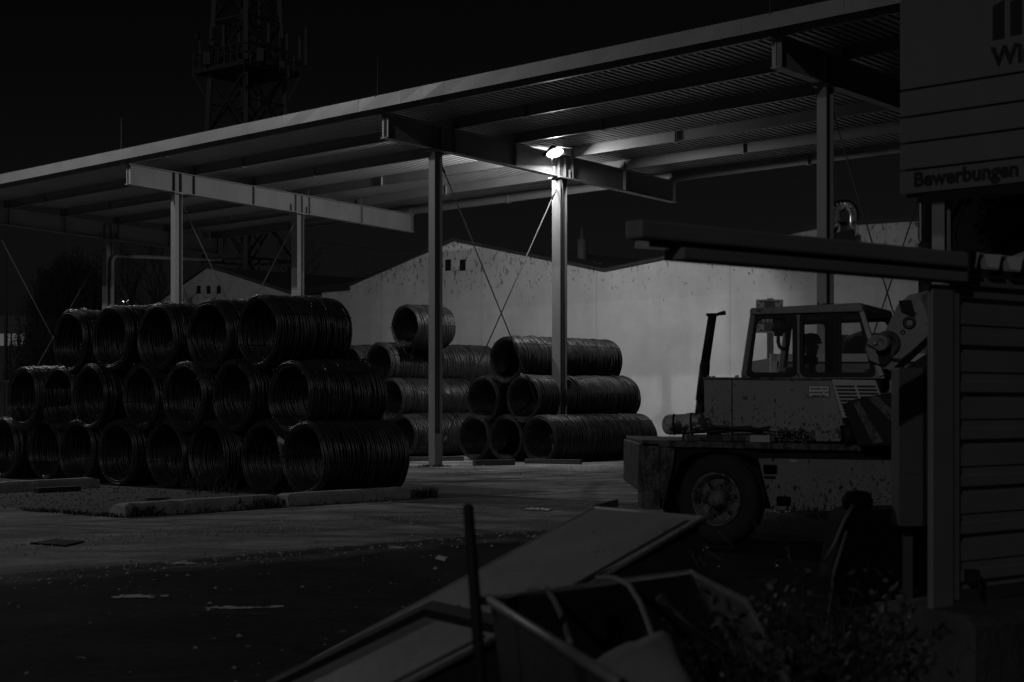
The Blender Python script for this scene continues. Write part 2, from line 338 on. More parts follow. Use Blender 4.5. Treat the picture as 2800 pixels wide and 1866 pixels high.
    seam = op('ADD', S, op('MULTIPLY', op('SUBTRACT', noi(P, 1.6, 5, .7), .5), .5))
    d = op('ABSOLUTE', op('SUBTRACT', seam, 16.05), 0.0); c = mix(mr(d, .16, .34, .9, 0), c, .008)   # crumbling joint between the two
    d2 = op('ABSOLUTE', op('SUBTRACT', op('ADD', S, op('MULTIPLY', op('SUBTRACT', noi(P, 3, 3), .5), .08)), 10.45), 0.0); c = mix(mr(d2, .03, .07, .9, 0), c, .012)
    crk = op('ABSOLUTE', op('SUBTRACT', op('ADD', X.outputs['Y'], op('ADD', op('MULTIPLY', X.outputs['X'], .92), op('MULTIPLY', noi(P, .7, 6, .75), 1.2))), 9.55), 0.0)
    c = mix(op('MULTIPLY', mr(crk, .02, .05, .8, 0), f), c, .008)
    grit = noi(P, 15, 3, .8); patch = noi(comb(S, T, .5, .22), 1.0, 4)
    c = mix(op('MULTIPLY', mr(grit, .60, .66), mr(patch, .50, .62, .04, .75)), c, op('MULTIPLY', c, 2.6))           # scattered grit
    sp = noi(P, 9, 2, .5); c = mix(mr(sp, .735, .75), c, .4)                          # crumbs
    L.new(c, b.inputs['Base Color'])
    L.new(mr(big, .3, .7, .75, .95), b.inputs['Roughness']); L.new(mr(f, 0, 1, .25, .03), b.inputs['Specular IOR Level'])
    bp = N.new('ShaderNodeBump'); bp.inputs['Strength'].default_value = .5; bp.inputs['Distance'].default_value = .02
    L.new(fine, bp.inputs['Height']); L.new(bp.outputs['Normal'], b.inputs['Normal'])
    return m
M['ground'] = ground_material()
def glass_mat():
    m = bpy.data.materials.new('window glass'); m.use_nodes = True; t = m.node_tree; N = t.nodes; L = t.links
    N.remove(N['Principled BSDF']); o = N['Material Output']
    tr = N.new('ShaderNodeBsdfTransparent'); tr.inputs[0].default_value = (.97, .97, .97, 1)
    gl = N.new('ShaderNodeBsdfGlossy'); gl.inputs['Roughness'].default_value = .05
    fr = N.new('ShaderNodeFresnel'); mx = N.new('ShaderNodeMixShader')
    L.new(fr.outputs[0], mx.inputs[0]); L.new(tr.outputs[0], mx.inputs[1]); L.new(gl.outputs[0], mx.inputs[2]); L.new(mx.outputs[0], o.inputs['Surface'])
    return m
M['glass'] = glass_mat()
rnd = random.Random(7)

# ------------------------------------------------------------------ the ground
g = MB(); g.add([(-700, -80, 0), (700, -80, 0), (700, 1500, 0), (-700, 1500, 0)], [(0, 1, 2, 3)])
tag(g.build('ground', M['ground']), kind='structure')
def sheet(name, poly, z, m):
    b = MB(); b.add([(p[0], p[1], z) for p in poly], [tuple(range(len(poly)))]); return tag(b.build(name, m), kind='structure')
# gravel bed under and in front of the coil stack
ge = []
for i in range(60):
    u = i / 59; s, t = -16 + 26.1 * u, -15.35 + .3 * noise.noise(Vector((i * .45, 3, 0))) ; ge.append(st(s, t))
ge += [st(10.1, -6.3), st(-16, -6.3)]
sheet('gravel_ground', ge, .004, M['gravb'])
b = MB()
for i in range(2600):
    s = rnd.uniform(-9, 9.9); t = rnd.uniform(-15.3, -11.2) if rnd.random() < .9 else rnd.uniform(-15.6, -15.2); p = st(s, t); r = rnd.uniform(.008, .03)
    vs = [p + Vector((rnd.uniform(-1, 1) * r, rnd.uniform(-1, 1) * r, rnd.uniform(.2, 1.1) * r)) for _ in range(5)]
    vs[0] = p + Vector((0, 0, r * 1.3)); vs[1] = p + Vector((r, 0, 0)); vs[2] = p + Vector((-r * .6, r * .8, 0)); vs[3] = p + Vector((-r * .5, -r * .9, 0))
    b.add(vs[:4], [(0, 1, 2), (0, 2, 3), (0, 3, 1)])
tag(b.build('loose_gravel', M['gravel']), kind='stuff')

# ------------------------------------------------------------------ the open steel canopy
GS = .048                                             # fall of the roof towards the back
def zb(t): return 8.07 - GS * t                       # underside of the roof girders
GD = .62
canopy = thing('storage_canopy', st(0, 0), 'long open steel canopy with trapezoidal sheet roof over the wire coils', 'canopy')
FR = [-23.4, -11.7, 0, 11.65, 23.3]
T0, T1 = -1.75, 9.7
def sbox(b, s0, s1, t0, t1, z0, z1, slope=0):         # box in canopy directions, its faces following the roof fall
    f = lambda s, t, z: st(s, t, z - slope * (t - t0))
    b.hexa([f(s0, t0, z0), f(s1, t0, z0), f(s1, t1, z0), f(s0, t1, z0), f(s0, t0, z1), f(s1, t0, z1), f(s1, t1, z1), f(s0, t1, z1)])
PT = [-1.7, .6, 2.85, 5.1, 7.35, 9.6]
for fs in FR:
    b = MB(); hw = .12
    sbox(b, fs - hw, fs + hw, T0, T1, zb(T0), zb(T0) + .022, GS)
    sbox(b, fs - hw, fs + hw, T0, T1, zb(T0) + GD - .022, zb(T0) + GD, GS)
    sbox(b, fs - .007, fs + .007, T0 + .01, T1 - .01, zb(T0) + .022, zb(T0) + GD - .022, GS)
    gi = b.build('roof_girder', M['steel'], canopy)
    for t in PT[1:5] + [T0 + .06, T1 - .06, -.12, .12, 4.66 - .13, 4.66 + .13, 4.66 - .32, 4.66 + .32]:
        for sg in (-1, 1):
            b = MB(); sbox(b, fs + sg * .009, fs + sg * (hw - .004), t - .007, t + .007, zb(t) + .024, zb(t) + (.25 if abs(abs(t - 4.66) - .32) < .01 else GD - .024)); b.build('stiffener', M['steel'], gi)
    for ti, (tc, bw_, dp) in enumerate(((0, .23, .27), (4.66, .31, .28))):
        b = MB(); top = zb(tc) - .035
        for e in (-1, 1): sbox(b, fs - bw_ / 2, fs + bw_ / 2, tc + e * (dp / 2 - .016), tc + e * dp / 2, 0, top)
        sbox(b, fs - .008, fs + .008, tc - dp / 2 + .016, tc + dp / 2 - .016, 0, top)
        c = b.build('column', M['steel'], canopy)
        b = MB(); sbox(b, fs - bw_ / 2 - .08, fs + bw_ / 2 + .08, tc - dp / 2 - .06, tc + dp / 2 + .06, top, top + .028, GS); b.build('cap_plate', M['steel'], c)
        b = MB(); sbox(b, fs - bw_ / 2 - .02, fs + bw_ / 2 + .02, tc - dp / 2 - .02, tc + dp / 2 + .02, .006, .02); b.build('base_plate', M['shedd'], c)
        if ti == 0:
            b = MB(); sbox(b, fs + .009, fs + bw_ / 2 - .003, tc - dp / 2 + .018, tc + dp / 2 - .018, .03, .85); b.build('cover_plate', M['steel'], c)
    for k, (za, zc) in enumerate(((zb(0) - .25, .45), (.45, zb(4.66) - .35))):      # crossed tie rods
        b = MB(); e = .03 if k else -.03
        a_, c_ = st(fs + e, .17, za), st(fs + e, 4.49, zc)
        b.tube([a_, c_], .017, 6)
        d = (c_ - a_).normalized()
        for p0, p1 in ((a_, a_ + d * .35), (c_, c_ - d * .35)): b.tube([p0, p1], .03, 6)
        b.build('brace_rod', M['rodm'], canopy)
S0, S1 = -23.75, 25.5
for i, t in enumerate(PT):                            # purlins on top of the girders
    b = MB(); z0 = zb(t) + GD; h = .28
    sbox(b, S0, S1, t - .05, t + .05, z0, z0 + .012); sbox(b, S0, S1, t - .05, t + .05, z0 + h - .012, z0 + h)
    e = -.05 if i == 0 else -.006
    sbox(b, S0 + .01, S1 - .01, t + e, t + e + .012, z0 + .012, z0 + h - .012)
    p = b.build('purlin', M['purlin'], canopy)
    for fs in FR:
        b = MB(); sbox(b, fs - .10, fs + .10, t - .07, t - .052, z0, z0 + h * .8); b.build('purlin_cleat', M['trim'], p)
        s = fs + 2.1 + i * .55
        if S0 + .3 < s < S1 - .3:
            b = MB(); sbox(b, s - .008, s + .008, t - .075, t - .012, z0 - .02, z0 + h - .02); sbox(b, s - .06, s + .06, t - .08, t + .08, z0 - .03, z0 - .018); b.build('splice_cleat', M['trim'], p)
zd = lambda t: zb(t) + GD + .28                       # underside of the roof sheet
b = MB(); n = int((S1 - S0) / .2); prof = []
for i in range(n):
    s = S0 + i * .2; prof += [(s, 0), (s + .095, 0), (s + .11, .085), (s + .185, .085)]
prof.append((S0 + n * .2, 0)); vs = []
for s, z in prof: vs += [st(s, -2.1, zd(-2.1) + z), st(s, 9.95, zd(9.95) + z)]
m_ = len(prof); vs += [v + Vector((0, 0, .006)) for v in vs]
fs_ = []
for i in range(m_ - 1):
    a = 2 * i; fs_ += [(a, a + 2, a + 3, a + 1), (2 * m_ + a, 2 * m_ + a + 1, 2 * m_ + a + 3, 2 * m_ + a + 2)]
b.add(vs, fs_); b.build('roof_sheet', M['deck'], canopy)
b = MB()                                              # front trim of the roof, in slightly dented lengths
zf0, zf1 = zd(-2.1) - .245, zd(-2.1) + .06; L_ = 6.2; s = S0
while s < S1:
    e = min(s + L_, S1); k = rnd.uniform(-.006, .006); nseg = 8
    for q in range(nseg):
        a0, a1 = s + (e - s) * q / nseg, s + (e - s) * (q + 1) / nseg - (.006 if q == nseg - 1 else 0)
        w0 = .012 * noise.noise(Vector((a0 * .9, 1, 0))); w1 = .012 * noise.noise(Vector((a1 * .9, 1, 0)))
        b.hexa([st(a0, -2.12 + w0, zf0), st(a1, -2.12 + w1, zf0), st(a1, -2.105 + w1, zf0), st(a0, -2.105 + w0, zf0),
                st(a0, -2.13 + w1, zf1 + k), st(a1, -2.13 + w0, zf1 + k), st(a1, -2.115 + w0, zf1 + k), st(a0, -2.115 + w1, zf1 + k)])
    s = e
b.build('fascia', M['trim'], canopy)
b = MB(); sbox(b, S0, S1, 9.96, 9.975, zd(9.95) - .16, zd(9.95) + .06); b.build('rear_trim', M['steel'], canopy)
for fs, hh in zip(FR, (1.4, 1.45, 1.5, 1.6, 1.5)):   # lightning rods at the girder noses
    b = MB(); p = st(fs + .02, -1.95, zb(T0) + GD - .1)
    b.tube([p, p + Vector((0, 0, .35)), p + Vector((0, 0, hh))], [.014, .012, .006], 6); b.tube([p + Vector((0, 0, .1)), st(fs, T0, zb(T0) + GD - .03)], .012, 6)
    b.tube([p + Vector((0, 0, .12)), st(fs + .14, -2.16, zf1 + .02)], .006, 5)
    b.build('lightning_rod', M['rodm'], canopy)
b = MB(); s = FR[0] + .24                             # rain pipe of the far bay
rp = [st(s, 4.72, .1), st(s, 4.72, 6.95), st(s, 4.76, 7.12), st(s, 4.9, 7.22), st(s, 9.3, 7.36), st(s, 9.65, 7.42), st(s, 9.82, 7.6), st(s, 9.86, 7.8), st(s, 9.86, zd(9.9) - .1)]
b.tube(rp, .075, 10); b.build('rain_pipe', M['steel'], canopy)

b = MB()                                              # cable clipped along a purlin, and a conduit down the lit column
t_ = PT[3] - .06; zc = zb(PT[3]) + GD + .29; pts = [st(.5 + i * .8, t_ - .01, zc + .012 * math.sin(i * 2.3)) for i in range(31)]; b.tube(pts, .011, 5); b.build('cable_run', M['shedd'], canopy)
b = MB(); b.tube([st(.12, 4.66, .3), st(.12, 4.66, 7.5), st(.2, 4.5, 7.8)], .014, 6); b.build('conduit', M['steel'], canopy)
# floodlights clamped to the second girder
def floodlight(s, sg, label):
    c = st(s, 4.07, 8.40 if sg > 0 else 8.22); r = thing('floodlight', c, label, 'lamp', 'floodlights under the canopy')
    n = (SD * .56 + TD * .06 + Vector((0, 0, -.82)) if sg > 0 else SD * -.80 + TD * .36 + Vector((0, 0, -.50))).normalized(); u = (TD - n * TD.dot(n)).normalized(); v = n.cross(u).normalized()
    rot = Matrix((u, v, n)).transposed()
    b = MB(); b.box(c - n * .05, (.58, .38, .07), rot)
    for e in (-.18, -.06, .06, .18): b.box(c - n * .10 + u * e, (.02, .3, .05), rot)
    b.build('lamp_body', M['black'], r, .008)
    b = MB(); vs = []; NR, NS = 6, 28                     # bulging oval glass
    for i in range(NR + 1):
        e = math.pi / 2 * i / NR
        for k in range(NS): a = 6.28319 * k / NS; vs.append(c - n * .01 + u * math.cos(a) * math.cos(e) * .29 + v * math.sin(a) * math.cos(e) * .19 + n * math.sin(e) * .03)
    b.add(vs, [(i * NS + k, i * NS + (k + 1) % NS, (i + 1) * NS + (k + 1) % NS, (i + 1) * NS + k) for i in range(NR) for k in range(NS)], True)
    b.build('lamp_glass', M['led'], r)
    fl = bpy.data.lights.new('flood_light', 'AREA'); fl.shape = 'ELLIPSE'; fl.size = .44; fl.size_y = .30; fl.energy = 108 if sg > 0 else 335
    fo = bpy.data.objects.new('flood_light', fl); col.objects.link(fo); fo.parent = r; fo.location = n * .03; fo.rotation_euler = n.to_track_quat('-Z', 'Y').to_euler()
    hd = (SD * sg + Vector((0, 0, -.05))).normalized(); k0 = c - v * (.19 if v.z < 0 else -.19) - n * .02
    b = MB(); b.hexa([k0 - u * .27, k0 + u * .27, k0 + u * .27 + hd * .30, k0 - u * .27 + hd * .30, k0 - u * .27 + Vector((0, 0, .012)), k0 + u * .27 + Vector((0, 0, .012)), k0 + u * .27 + hd * .30 + Vector((0, 0, .012)), k0 - u * .27 + hd * .30 + Vector((0, 0, .012))]); b.build('lamp_hood', M['black'], r)
    b = MB(); w_ = [c + u * .25 - n * .03, c + u * .25 - n * .16 - Vector((0, 0, .1)), c - u * .25 - n * .16 - Vector((0, 0, .1)), c - u * .25 - n * .03]
    for i in range(3): b.bar(w_[i], w_[i + 1], .03, .012)
    b.tube([c - n * .12 + Vector((0, 0, -.15)), c - n * .15 + Vector((0, 0, -.28)) + u * -.04, c - n * .2 + Vector((0, 0, -.32)), st(s * .3, 4.2, 8.1)], .008, 6)
    b.build('bracket', M['steel'], r)
    return r
floodlight(.38, 1, 'lit floodlight glaring from the middle canopy girder')
floodlight(-.38, -1, 'floodlight on the hidden far side of the middle canopy girder')

# ------------------------------------------------------------------ rolled wire coils
def coil_mesh(Rr, L, seed, wall=.10):                 # every visible strand is its own loop, over a dark core
    q = random.Random(seed); b = MB(); core = MB(); NA = 56
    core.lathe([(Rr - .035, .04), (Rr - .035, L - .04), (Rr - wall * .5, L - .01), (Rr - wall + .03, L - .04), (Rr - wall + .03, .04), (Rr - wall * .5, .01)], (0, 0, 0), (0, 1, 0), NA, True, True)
    SH = [(q.uniform(-1, 1), q.uniform(-1, 1), q.uniform(-1, 1)) for _ in range(3)]
    def loop(r, y, wr, sid, wob=1.0):
        vs = []; sl = q.uniform(-.012, .012); ph = q.uniform(0, 6.28)
        for k in range(NA):
            a = 2 * math.pi * k / NA; ca, sa = math.cos(a), math.sin(a)
            bulge = .030 * noise.noise(Vector((ca * 1.4 + seed * 5, sa * 1.4, y * 1.6)))          # the whole bundle is a little out of round
            j = .011 * wob * noise.noise(Vector((ca * 1.2, sa * 1.2, sid * 3.7))) + .004 * math.sin(a * 2 + ph)
            yj = .020 * wob * noise.noise(Vector((ca * 1.0 + 9, sa * 1.0, sid * 1.9))) + .030 * noise.noise(Vector((ca * .8, sa * .8 + seed, y * .9))) + sl * math.sin(a + ph)
            rr = r + bulge + j; yy = y + yj
            for (dr, dy) in ((wr, 0), (0, wr), (-wr, 0), (0, -wr)): vs.append((ca * (rr + dr), yy + dy, sa * (rr + dr)))
        fs = []
        for k in range(NA):
            k2 = (k + 1) % NA
            for i in range(4): i2 = (i + 1) % 4; fs.append((k * 4 + i, k2 * 4 + i, k2 * 4 + i2, k * 4 + i2))
        b.add(vs, fs, True)
    sid = 0; y = .03; fk = 1.75 if seed > 3 else 1.0
    while y < L - .03:                                # outside
        sid += 1; loop(Rr - q.choice((0, .002, .006, .010, .020)) * fk, y, q.uniform(.009, .012) * fk, sid, 1 + .6 * (fk > 1)); y += fk * q.choice((.015, .017, .018, .020, .023, .030))
    y = .05
    while y < L - .05:                                # inside
        sid += 1; loop(Rr - wall + q.choice((0, .003, .007)), y, .009, sid, .7); y += q.choice((.013, .014, .016, .019))
    for end in (0, 1):                                # lips
        for k in range(20):
            sid += 1; an = math.pi * (k + .5) / 20 + q.uniform(-.08, .08); d = wall * .5 * q.uniform(.80, 1.12)
            yy = .03 - .05 * math.sin(an) * q.uniform(.6, 1.15); loop(Rr - wall * .5 + d * math.cos(an), yy if end == 0 else L - yy, q.uniform(.007, .010), sid, .9)
    for k in range(9):                                # sprung strands
        y = q.uniform(.05, L - .05); ph = q.uniform(0, 6.28); span = q.uniform(1.2, 3.2); pts = []; hh = q.uniform(.015, .05)
        for i in range(25):
            u = i / 24; a = ph + span * u; pts.append((math.cos(a) * (Rr + .012 + hh * math.sin(u * math.pi)), y + .07 * u, math.sin(a) * (Rr + .012 + hh * math.sin(u * math.pi))))
        b.tube(pts, .0065, 5)
    return b, core
def tie_mesh(Rr, L, a, wall=.10):
    b = MB(); c, s_ = math.cos(a), math.sin(a); pts = []
    ro, ri = Rr + .012, Rr - wall - .008
    for i in range(15):
        y = L * i / 14; pts.append((c * (ro + .004 * math.sin(i * 2.1)), y, s_ * (ro + .004 * math.cos(i * 1.7))))
    for k in range(1, 6): an = math.pi * k / 6; pts.append((c * ((ro + ri) / 2 + (ro - ri) / 2 * math.cos(an)), L + .04 * math.sin(an), s_ * ((ro + ri) / 2 + (ro - ri) / 2 * math.cos(an))))
    for i in range(7): pts.append((c * ri, L - L * i / 6, s_ * ri))
    for k in range(1, 6): an = math.pi * k / 6; pts.append((c * ((ro + ri) / 2 - (ro - ri) / 2 * math.cos(an)), -.05 * math.sin(an) - .03, s_ * ((ro + ri) / 2 - (ro - ri) / 2 * math.cos(an))))
    b.tube(pts, .007, 5); return b
AX = math.atan2(-TD.x, TD.y)                           # turns local +Y onto the canopy's depth direction
protos = {}
def coil(kind, pos, label, group, cat='wire coil', drz=0, twist=0):
    Rr, L, seed = kind
    if kind not in protos:
        r = thing('wire_coil', (0, 0, 0), '', cat, group)
        wb, cb = coil_mesh(Rr, L, seed); ww = wb.build('wire_winding', M['coil' if kind[2] <= 3 else 'coil_dim'], r, origin=(0, 0, 0)); cb.build('core_shadow', M['coilin'], ww, origin=(0, 0, 0))
        for j in range(4): tie_mesh(Rr, L, .7 + j * math.pi / 2).build('tie_wire', M['tie'], r, origin=(0, 0, 0))
        protos[kind] = r
    else: r = copy_tree(protos[kind])
    r.location = pos; r.rotation_euler = (0, twist, AX + drz); r['label'] = label; r['category'] = cat; r['group'] = group
    return r
ORD = ['rightmost', 'second from right', 'third from right', 'fourth from right', 'fifth from right', 'sixth from right', 'seventh from right', 'eighth from right', 'ninth from right']
K1 = [(.650, 1.62, 1), (.636, 1.64, 2), (.645, 1.66, 3)]; K0 = [(.645, 1.82, 1), (.652, 1.80, 2)]
def front_t(s): return -10.45 - (7.85 - s) * .055
rows = [('top row', 2.80, [700, 564 - 80, 425 - 4, 302, 190]), ('middle row', 1.735, [794, 637, 502, 384, 245, 159, 63]), ('bottom row', .65, [832, 718, 568, 453, 320, 210, 122, 8])]
rows[0][2][1] = 556
rows[0] = ('top row', 2.88, [706, 570, 428, 302, 190])
for rn, z, xs in rows:
    for i, px in enumerate(xs):
        t = -10.8
        for _ in range(3): s = s_at(px, t); t = front_t(s)
        t += rnd.uniform(-.10, .10); s = s_at(px, t)
        coil(K0[i % 2] if z < 1 else K1[(i + len(rn)) % 3], st(s, t, z + (rnd.uniform(-.02, .02) if z > 1 else 0)), 'wire coil, %s in the %s of the kerb side stack' % (ORD[i], rn), 'wire coils in the kerb side stack', drz=rnd.uniform(-.035, .035), twist=rnd.uniform(0, 6.28))
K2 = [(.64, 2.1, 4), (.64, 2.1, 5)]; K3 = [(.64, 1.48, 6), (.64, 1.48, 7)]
def line_of(kinds, px, z, t, labels, group):          # coils end to end along the canopy's depth
    s = s_at(px, t)
    for k, lb in zip(kinds, labels):
        coil(k, st(s, t, z), lb, group, drz=rnd.uniform(-.02, .02), twist=rnd.uniform(0, 6.28)); t += k[1] + .03
GB = 'wire coils in the stack by the lit column'
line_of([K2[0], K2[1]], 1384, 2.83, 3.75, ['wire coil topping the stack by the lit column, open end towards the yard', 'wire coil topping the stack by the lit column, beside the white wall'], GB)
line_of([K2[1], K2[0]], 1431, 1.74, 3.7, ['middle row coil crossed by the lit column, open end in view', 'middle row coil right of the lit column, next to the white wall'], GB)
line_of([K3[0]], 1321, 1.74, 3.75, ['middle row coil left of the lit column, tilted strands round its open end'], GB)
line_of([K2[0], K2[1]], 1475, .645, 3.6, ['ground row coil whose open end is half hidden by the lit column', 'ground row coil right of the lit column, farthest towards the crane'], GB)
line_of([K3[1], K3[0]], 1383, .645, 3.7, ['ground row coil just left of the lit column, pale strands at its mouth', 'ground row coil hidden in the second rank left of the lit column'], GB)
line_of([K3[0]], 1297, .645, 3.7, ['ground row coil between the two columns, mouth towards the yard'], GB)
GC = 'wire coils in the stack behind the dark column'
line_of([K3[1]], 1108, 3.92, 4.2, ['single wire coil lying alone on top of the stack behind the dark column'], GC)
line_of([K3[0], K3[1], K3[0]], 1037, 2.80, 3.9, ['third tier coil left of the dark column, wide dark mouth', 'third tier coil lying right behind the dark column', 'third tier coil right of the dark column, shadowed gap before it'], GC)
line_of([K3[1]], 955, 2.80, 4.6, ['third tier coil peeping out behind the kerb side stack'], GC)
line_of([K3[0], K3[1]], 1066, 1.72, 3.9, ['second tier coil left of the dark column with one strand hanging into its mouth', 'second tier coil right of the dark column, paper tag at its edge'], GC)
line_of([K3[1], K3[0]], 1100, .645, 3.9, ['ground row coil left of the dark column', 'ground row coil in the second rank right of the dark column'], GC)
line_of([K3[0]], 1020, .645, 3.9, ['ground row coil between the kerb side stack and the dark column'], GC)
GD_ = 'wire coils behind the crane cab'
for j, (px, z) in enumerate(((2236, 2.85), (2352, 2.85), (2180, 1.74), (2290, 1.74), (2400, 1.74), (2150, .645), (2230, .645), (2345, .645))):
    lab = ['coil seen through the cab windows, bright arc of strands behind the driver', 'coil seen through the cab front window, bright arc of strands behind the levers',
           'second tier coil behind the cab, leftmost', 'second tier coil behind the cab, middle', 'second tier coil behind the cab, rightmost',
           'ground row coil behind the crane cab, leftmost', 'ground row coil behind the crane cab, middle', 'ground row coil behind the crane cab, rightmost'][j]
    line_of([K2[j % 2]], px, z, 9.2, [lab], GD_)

# kerb blocks, timbers, weeds
kerbs = [((345, 1416), (772, 1386), 'long weathered concrete kerb block nearest the left edge of the yard'), ((790, 1385), (1131, 1363), 'long chipped concrete kerb block below the large front coil'), ((-60, 1352), (275, 1334), 'concrete kerb block under the far left coils')]
for (a, c, lb) in kerbs:
    pa, pc = gnd(*a), gnd(*c); d = (pc - pa).normalized(); nrm = Vector((-d.y, d.x, 0)); L_ = (pc - pa).length; r_ = thing('kerb_block', pa, lb, 'kerb', 'concrete kerb blocks round the coil stack')
    b = MB(); nx = 26; vs = []; hh = .19
    for i in range(nx + 1):
        p = pa + d * L_ * i / nx; k = .018 * noise.noise(Vector((i * .5, a[0], 0))); e = .03 * (1 if i in (0, nx) else 0)
        vs += [p, p + nrm * .03 + Vector((0, 0, hh * .75 + k)), p + nrm * .07 + Vector((0, 0, hh + k - e)), p + nrm * .30 + Vector((0, 0, hh - k * .6 - e)), p + nrm * .36 + Vector((0, 0, .1)), p + nrm * .37]
    fs3 = []
    for i in range(nx):
        for k in range(5): q = i * 6 + k; fs3.append((q, q + 6, q + 7, q + 1))
    fs3 += [(5, 4, 3, 2, 1, 0), tuple(nx * 6 + k for k in range(6))]
    b.add(vs, fs3); b.build('concrete_body', M['conc'], r_)
def plank(name, a, c, wd, hh, m, lb, cat, grp):
    pa, pc = gnd(*a), gnd(*c); r_ = thing(name, pa, lb, cat, grp); b = MB(); b.bar(pa + Vector((0, 0, hh / 2 + .004)), pc + Vector((0, 0, hh / 2 + .004)), wd, hh); b.build('plank', m, r_, .01)
plank('timber_beam', (1296, 1274), (1405, 1272), .2, .14, M['wood'], 'dark timber beam lying before the small open coils', 'timber', 'timbers on the yard')
plank('timber_beam', (1437, 1268), (1590, 1270), .2, .12, M['wood'], 'dark timber beam lying at the foot of the lit column', 'timber', 'timbers on the yard')
plank('timber_beam', (1120, 1262), (1266, 1260), .2, .12, M['wood'], 'timber beam under the coils beside the dark column foot', 'timber', 'timbers on the yard')
plank('timber_beam', (98, 1349), (215, 1343), .16, .09, M['wood'], 'charred timber on the gravel under the far left coils', 'timber', 'timbers on the yard')
plank('timber_beam', (400, 1374), (462, 1372), .16, .07, M['wood'], 'short dark timber on the gravel behind the kerb block', 'timber', 'timbers on the yard')
plank('concrete_block', (1642, 1258), (1712, 1256), .3, .2, M['conc'], 'pale concrete block on the ground right of the coils', 'block', None)
b = MB()
def tuft(p, n, hh, sp):
    for _ in range(n):
        a = rnd.uniform(0, 6.28); q = p + Vector((rnd.uniform(-sp, sp), rnd.uniform(-sp, sp), 0)); h = hh * rnd.uniform(.4, 1.1); wv = Vector((math.cos(a), math.sin(a), 0)) * .008
        tip = q + Vector((rnd.uniform(-.5, .5) * h, rnd.uniform(-.5, .5) * h, h)); mid = q * .45 + tip * .55 + Vector((0, 0, h * .1))
        b.add([q - wv, q + wv, mid + wv * .7, tip, mid - wv * .7], [(0, 1, 2, 4), (4, 2, 3)])
for (a, c, n, hh) in (((345, 1418), (772, 1388), 20, .10), ((790, 1387), (1131, 1365), 14, .07), ((1131, 1364), (1192, 1360), 34, .2), ((60, 1397), (345, 1417), 60, .07), ((640, 1394), (772, 1388), 22, .2), ((345, 1416), (420, 1411), 16, .2)):
    pa, pc = gnd(*a), gnd(*c)
    for i in range(n): tuft(pa.lerp(pc, rnd.random()) + Vector((0, rnd.uniform(-.05, .1), 0)), 7, hh, .07)
for (px, py) in ((1172, 1276), (1195, 1277), (1212, 1276), (1160, 1277)): tuft(gnd(px, py), 30, .07, .16)
for i in range(40): p = gnd(rnd.uniform(500, 860), rnd.uniform(1345, 1362)); tuft(p + Vector((0, .7, 0)), 9, rnd.choice((.12, .2, .45)), .08)
for (px, py) in ((500, 1350), (830, 1345), (845, 1345), (860, 1340)): tuft(gnd(px, py) + Vector((0, .5, .1)), 16, .5, .12)
tag(b.build('weeds', M['grass']), kind='stuff')
b = MB()                                              # grit and crumbs lying about the yard, thickest along the joint
for i in range(4200):
    k = rnd.random()
    if k < .30: s, t = 16.05 + rnd.gauss(0, .4), rnd.uniform(-28, -4)
    elif k < .70: s, t = 13.0 + rnd.gauss(0, .55), rnd.uniform(-21, -8)
    elif k < .80: s, t = rnd.uniform(-2, 9), rnd.uniform(-3, 3)
    else: s, t = rnd.uniform(8, 24), rnd.uniform(-30, 2)
    p = st(s, t); r = rnd.choice((.008, .012, .016, .024)) * (1.4 if t > -4 else 1); a = rnd.uniform(0, 6.28); vs = [p + Vector((math.cos(a + q) * r * rnd.uniform(.6, 1.3), math.sin(a + q) * r * rnd.uniform(.6, 1.3), .003)) for q in (0, 1.6, 3.1, 4.7)] + [p + Vector((0, 0, r * rnd.uniform(.6, 1.2)))]
    b.add(vs, [(0, 1, 4), (1, 2, 4), (2, 3, 4), (3, 0, 4)])
tag(b.build('yard_grit', M['grit']), kind='stuff')
# drain gratings, a perforated card and pale scraps on the ground
def grate(pts, lb, n, m):
    P_ = [gnd(*p) for p in pts]; r_ = thing('drain_grate', P_[0], lb, 'drain cover', None); b = MB()
    for i in range(n):
        u0, u1 = i / n + .02, i / n + .62 / n + .02; a, c = P_[0].lerp(P_[1], u0), P_[0].lerp(P_[1], u1); e, f = P_[3].lerp(P_[2], u0), P_[3].lerp(P_[2], u1)
        b.hexa([v + Vector((0, 0, z)) for z in (.006, .022) for v in (a, c, f, e)])
    b.build('grate_bars', m, r_)
    b = MB(); b.add([v + Vector((0, 0, .005)) for v in P_], [(0, 1, 2, 3)]); b.build('pit', M['hole'], r_)
grate([(1432, 1397), (1500, 1400), (1512, 1395), (1450, 1391)], 'slotted steel drain cover in the pale concrete yard', 8, M['steel'])
grate([(80, 1489), (180, 1496), (232, 1484), (150, 1478)], 'dark square drain cover in the yard at far left', 9, M['black'])
P_ = [gnd(*p) for p in ((1190, 1530), (1216, 1537), (1224, 1527), (1199, 1521))]
b = MB(); b.hexa([v + Vector((0, 0, z)) for z in (.006, .012) for v in P_])
for i in range(1, 6):
    for j in range(1, 5): q = P_[0].lerp(P_[1], i / 6).lerp(P_[3].lerp(P_[2], i / 6), j / 5); b.lathe([(.012, 0), (.012, .004), (.004, .005)], q + Vector((0, 0, .012)), (0, 0, 1), 6)
o = b.build('dimpled_mat', M['white'], None, origin=P_[0]); tag(o, 'small pale dimpled sheet lying on the dark asphalt', 'litter')
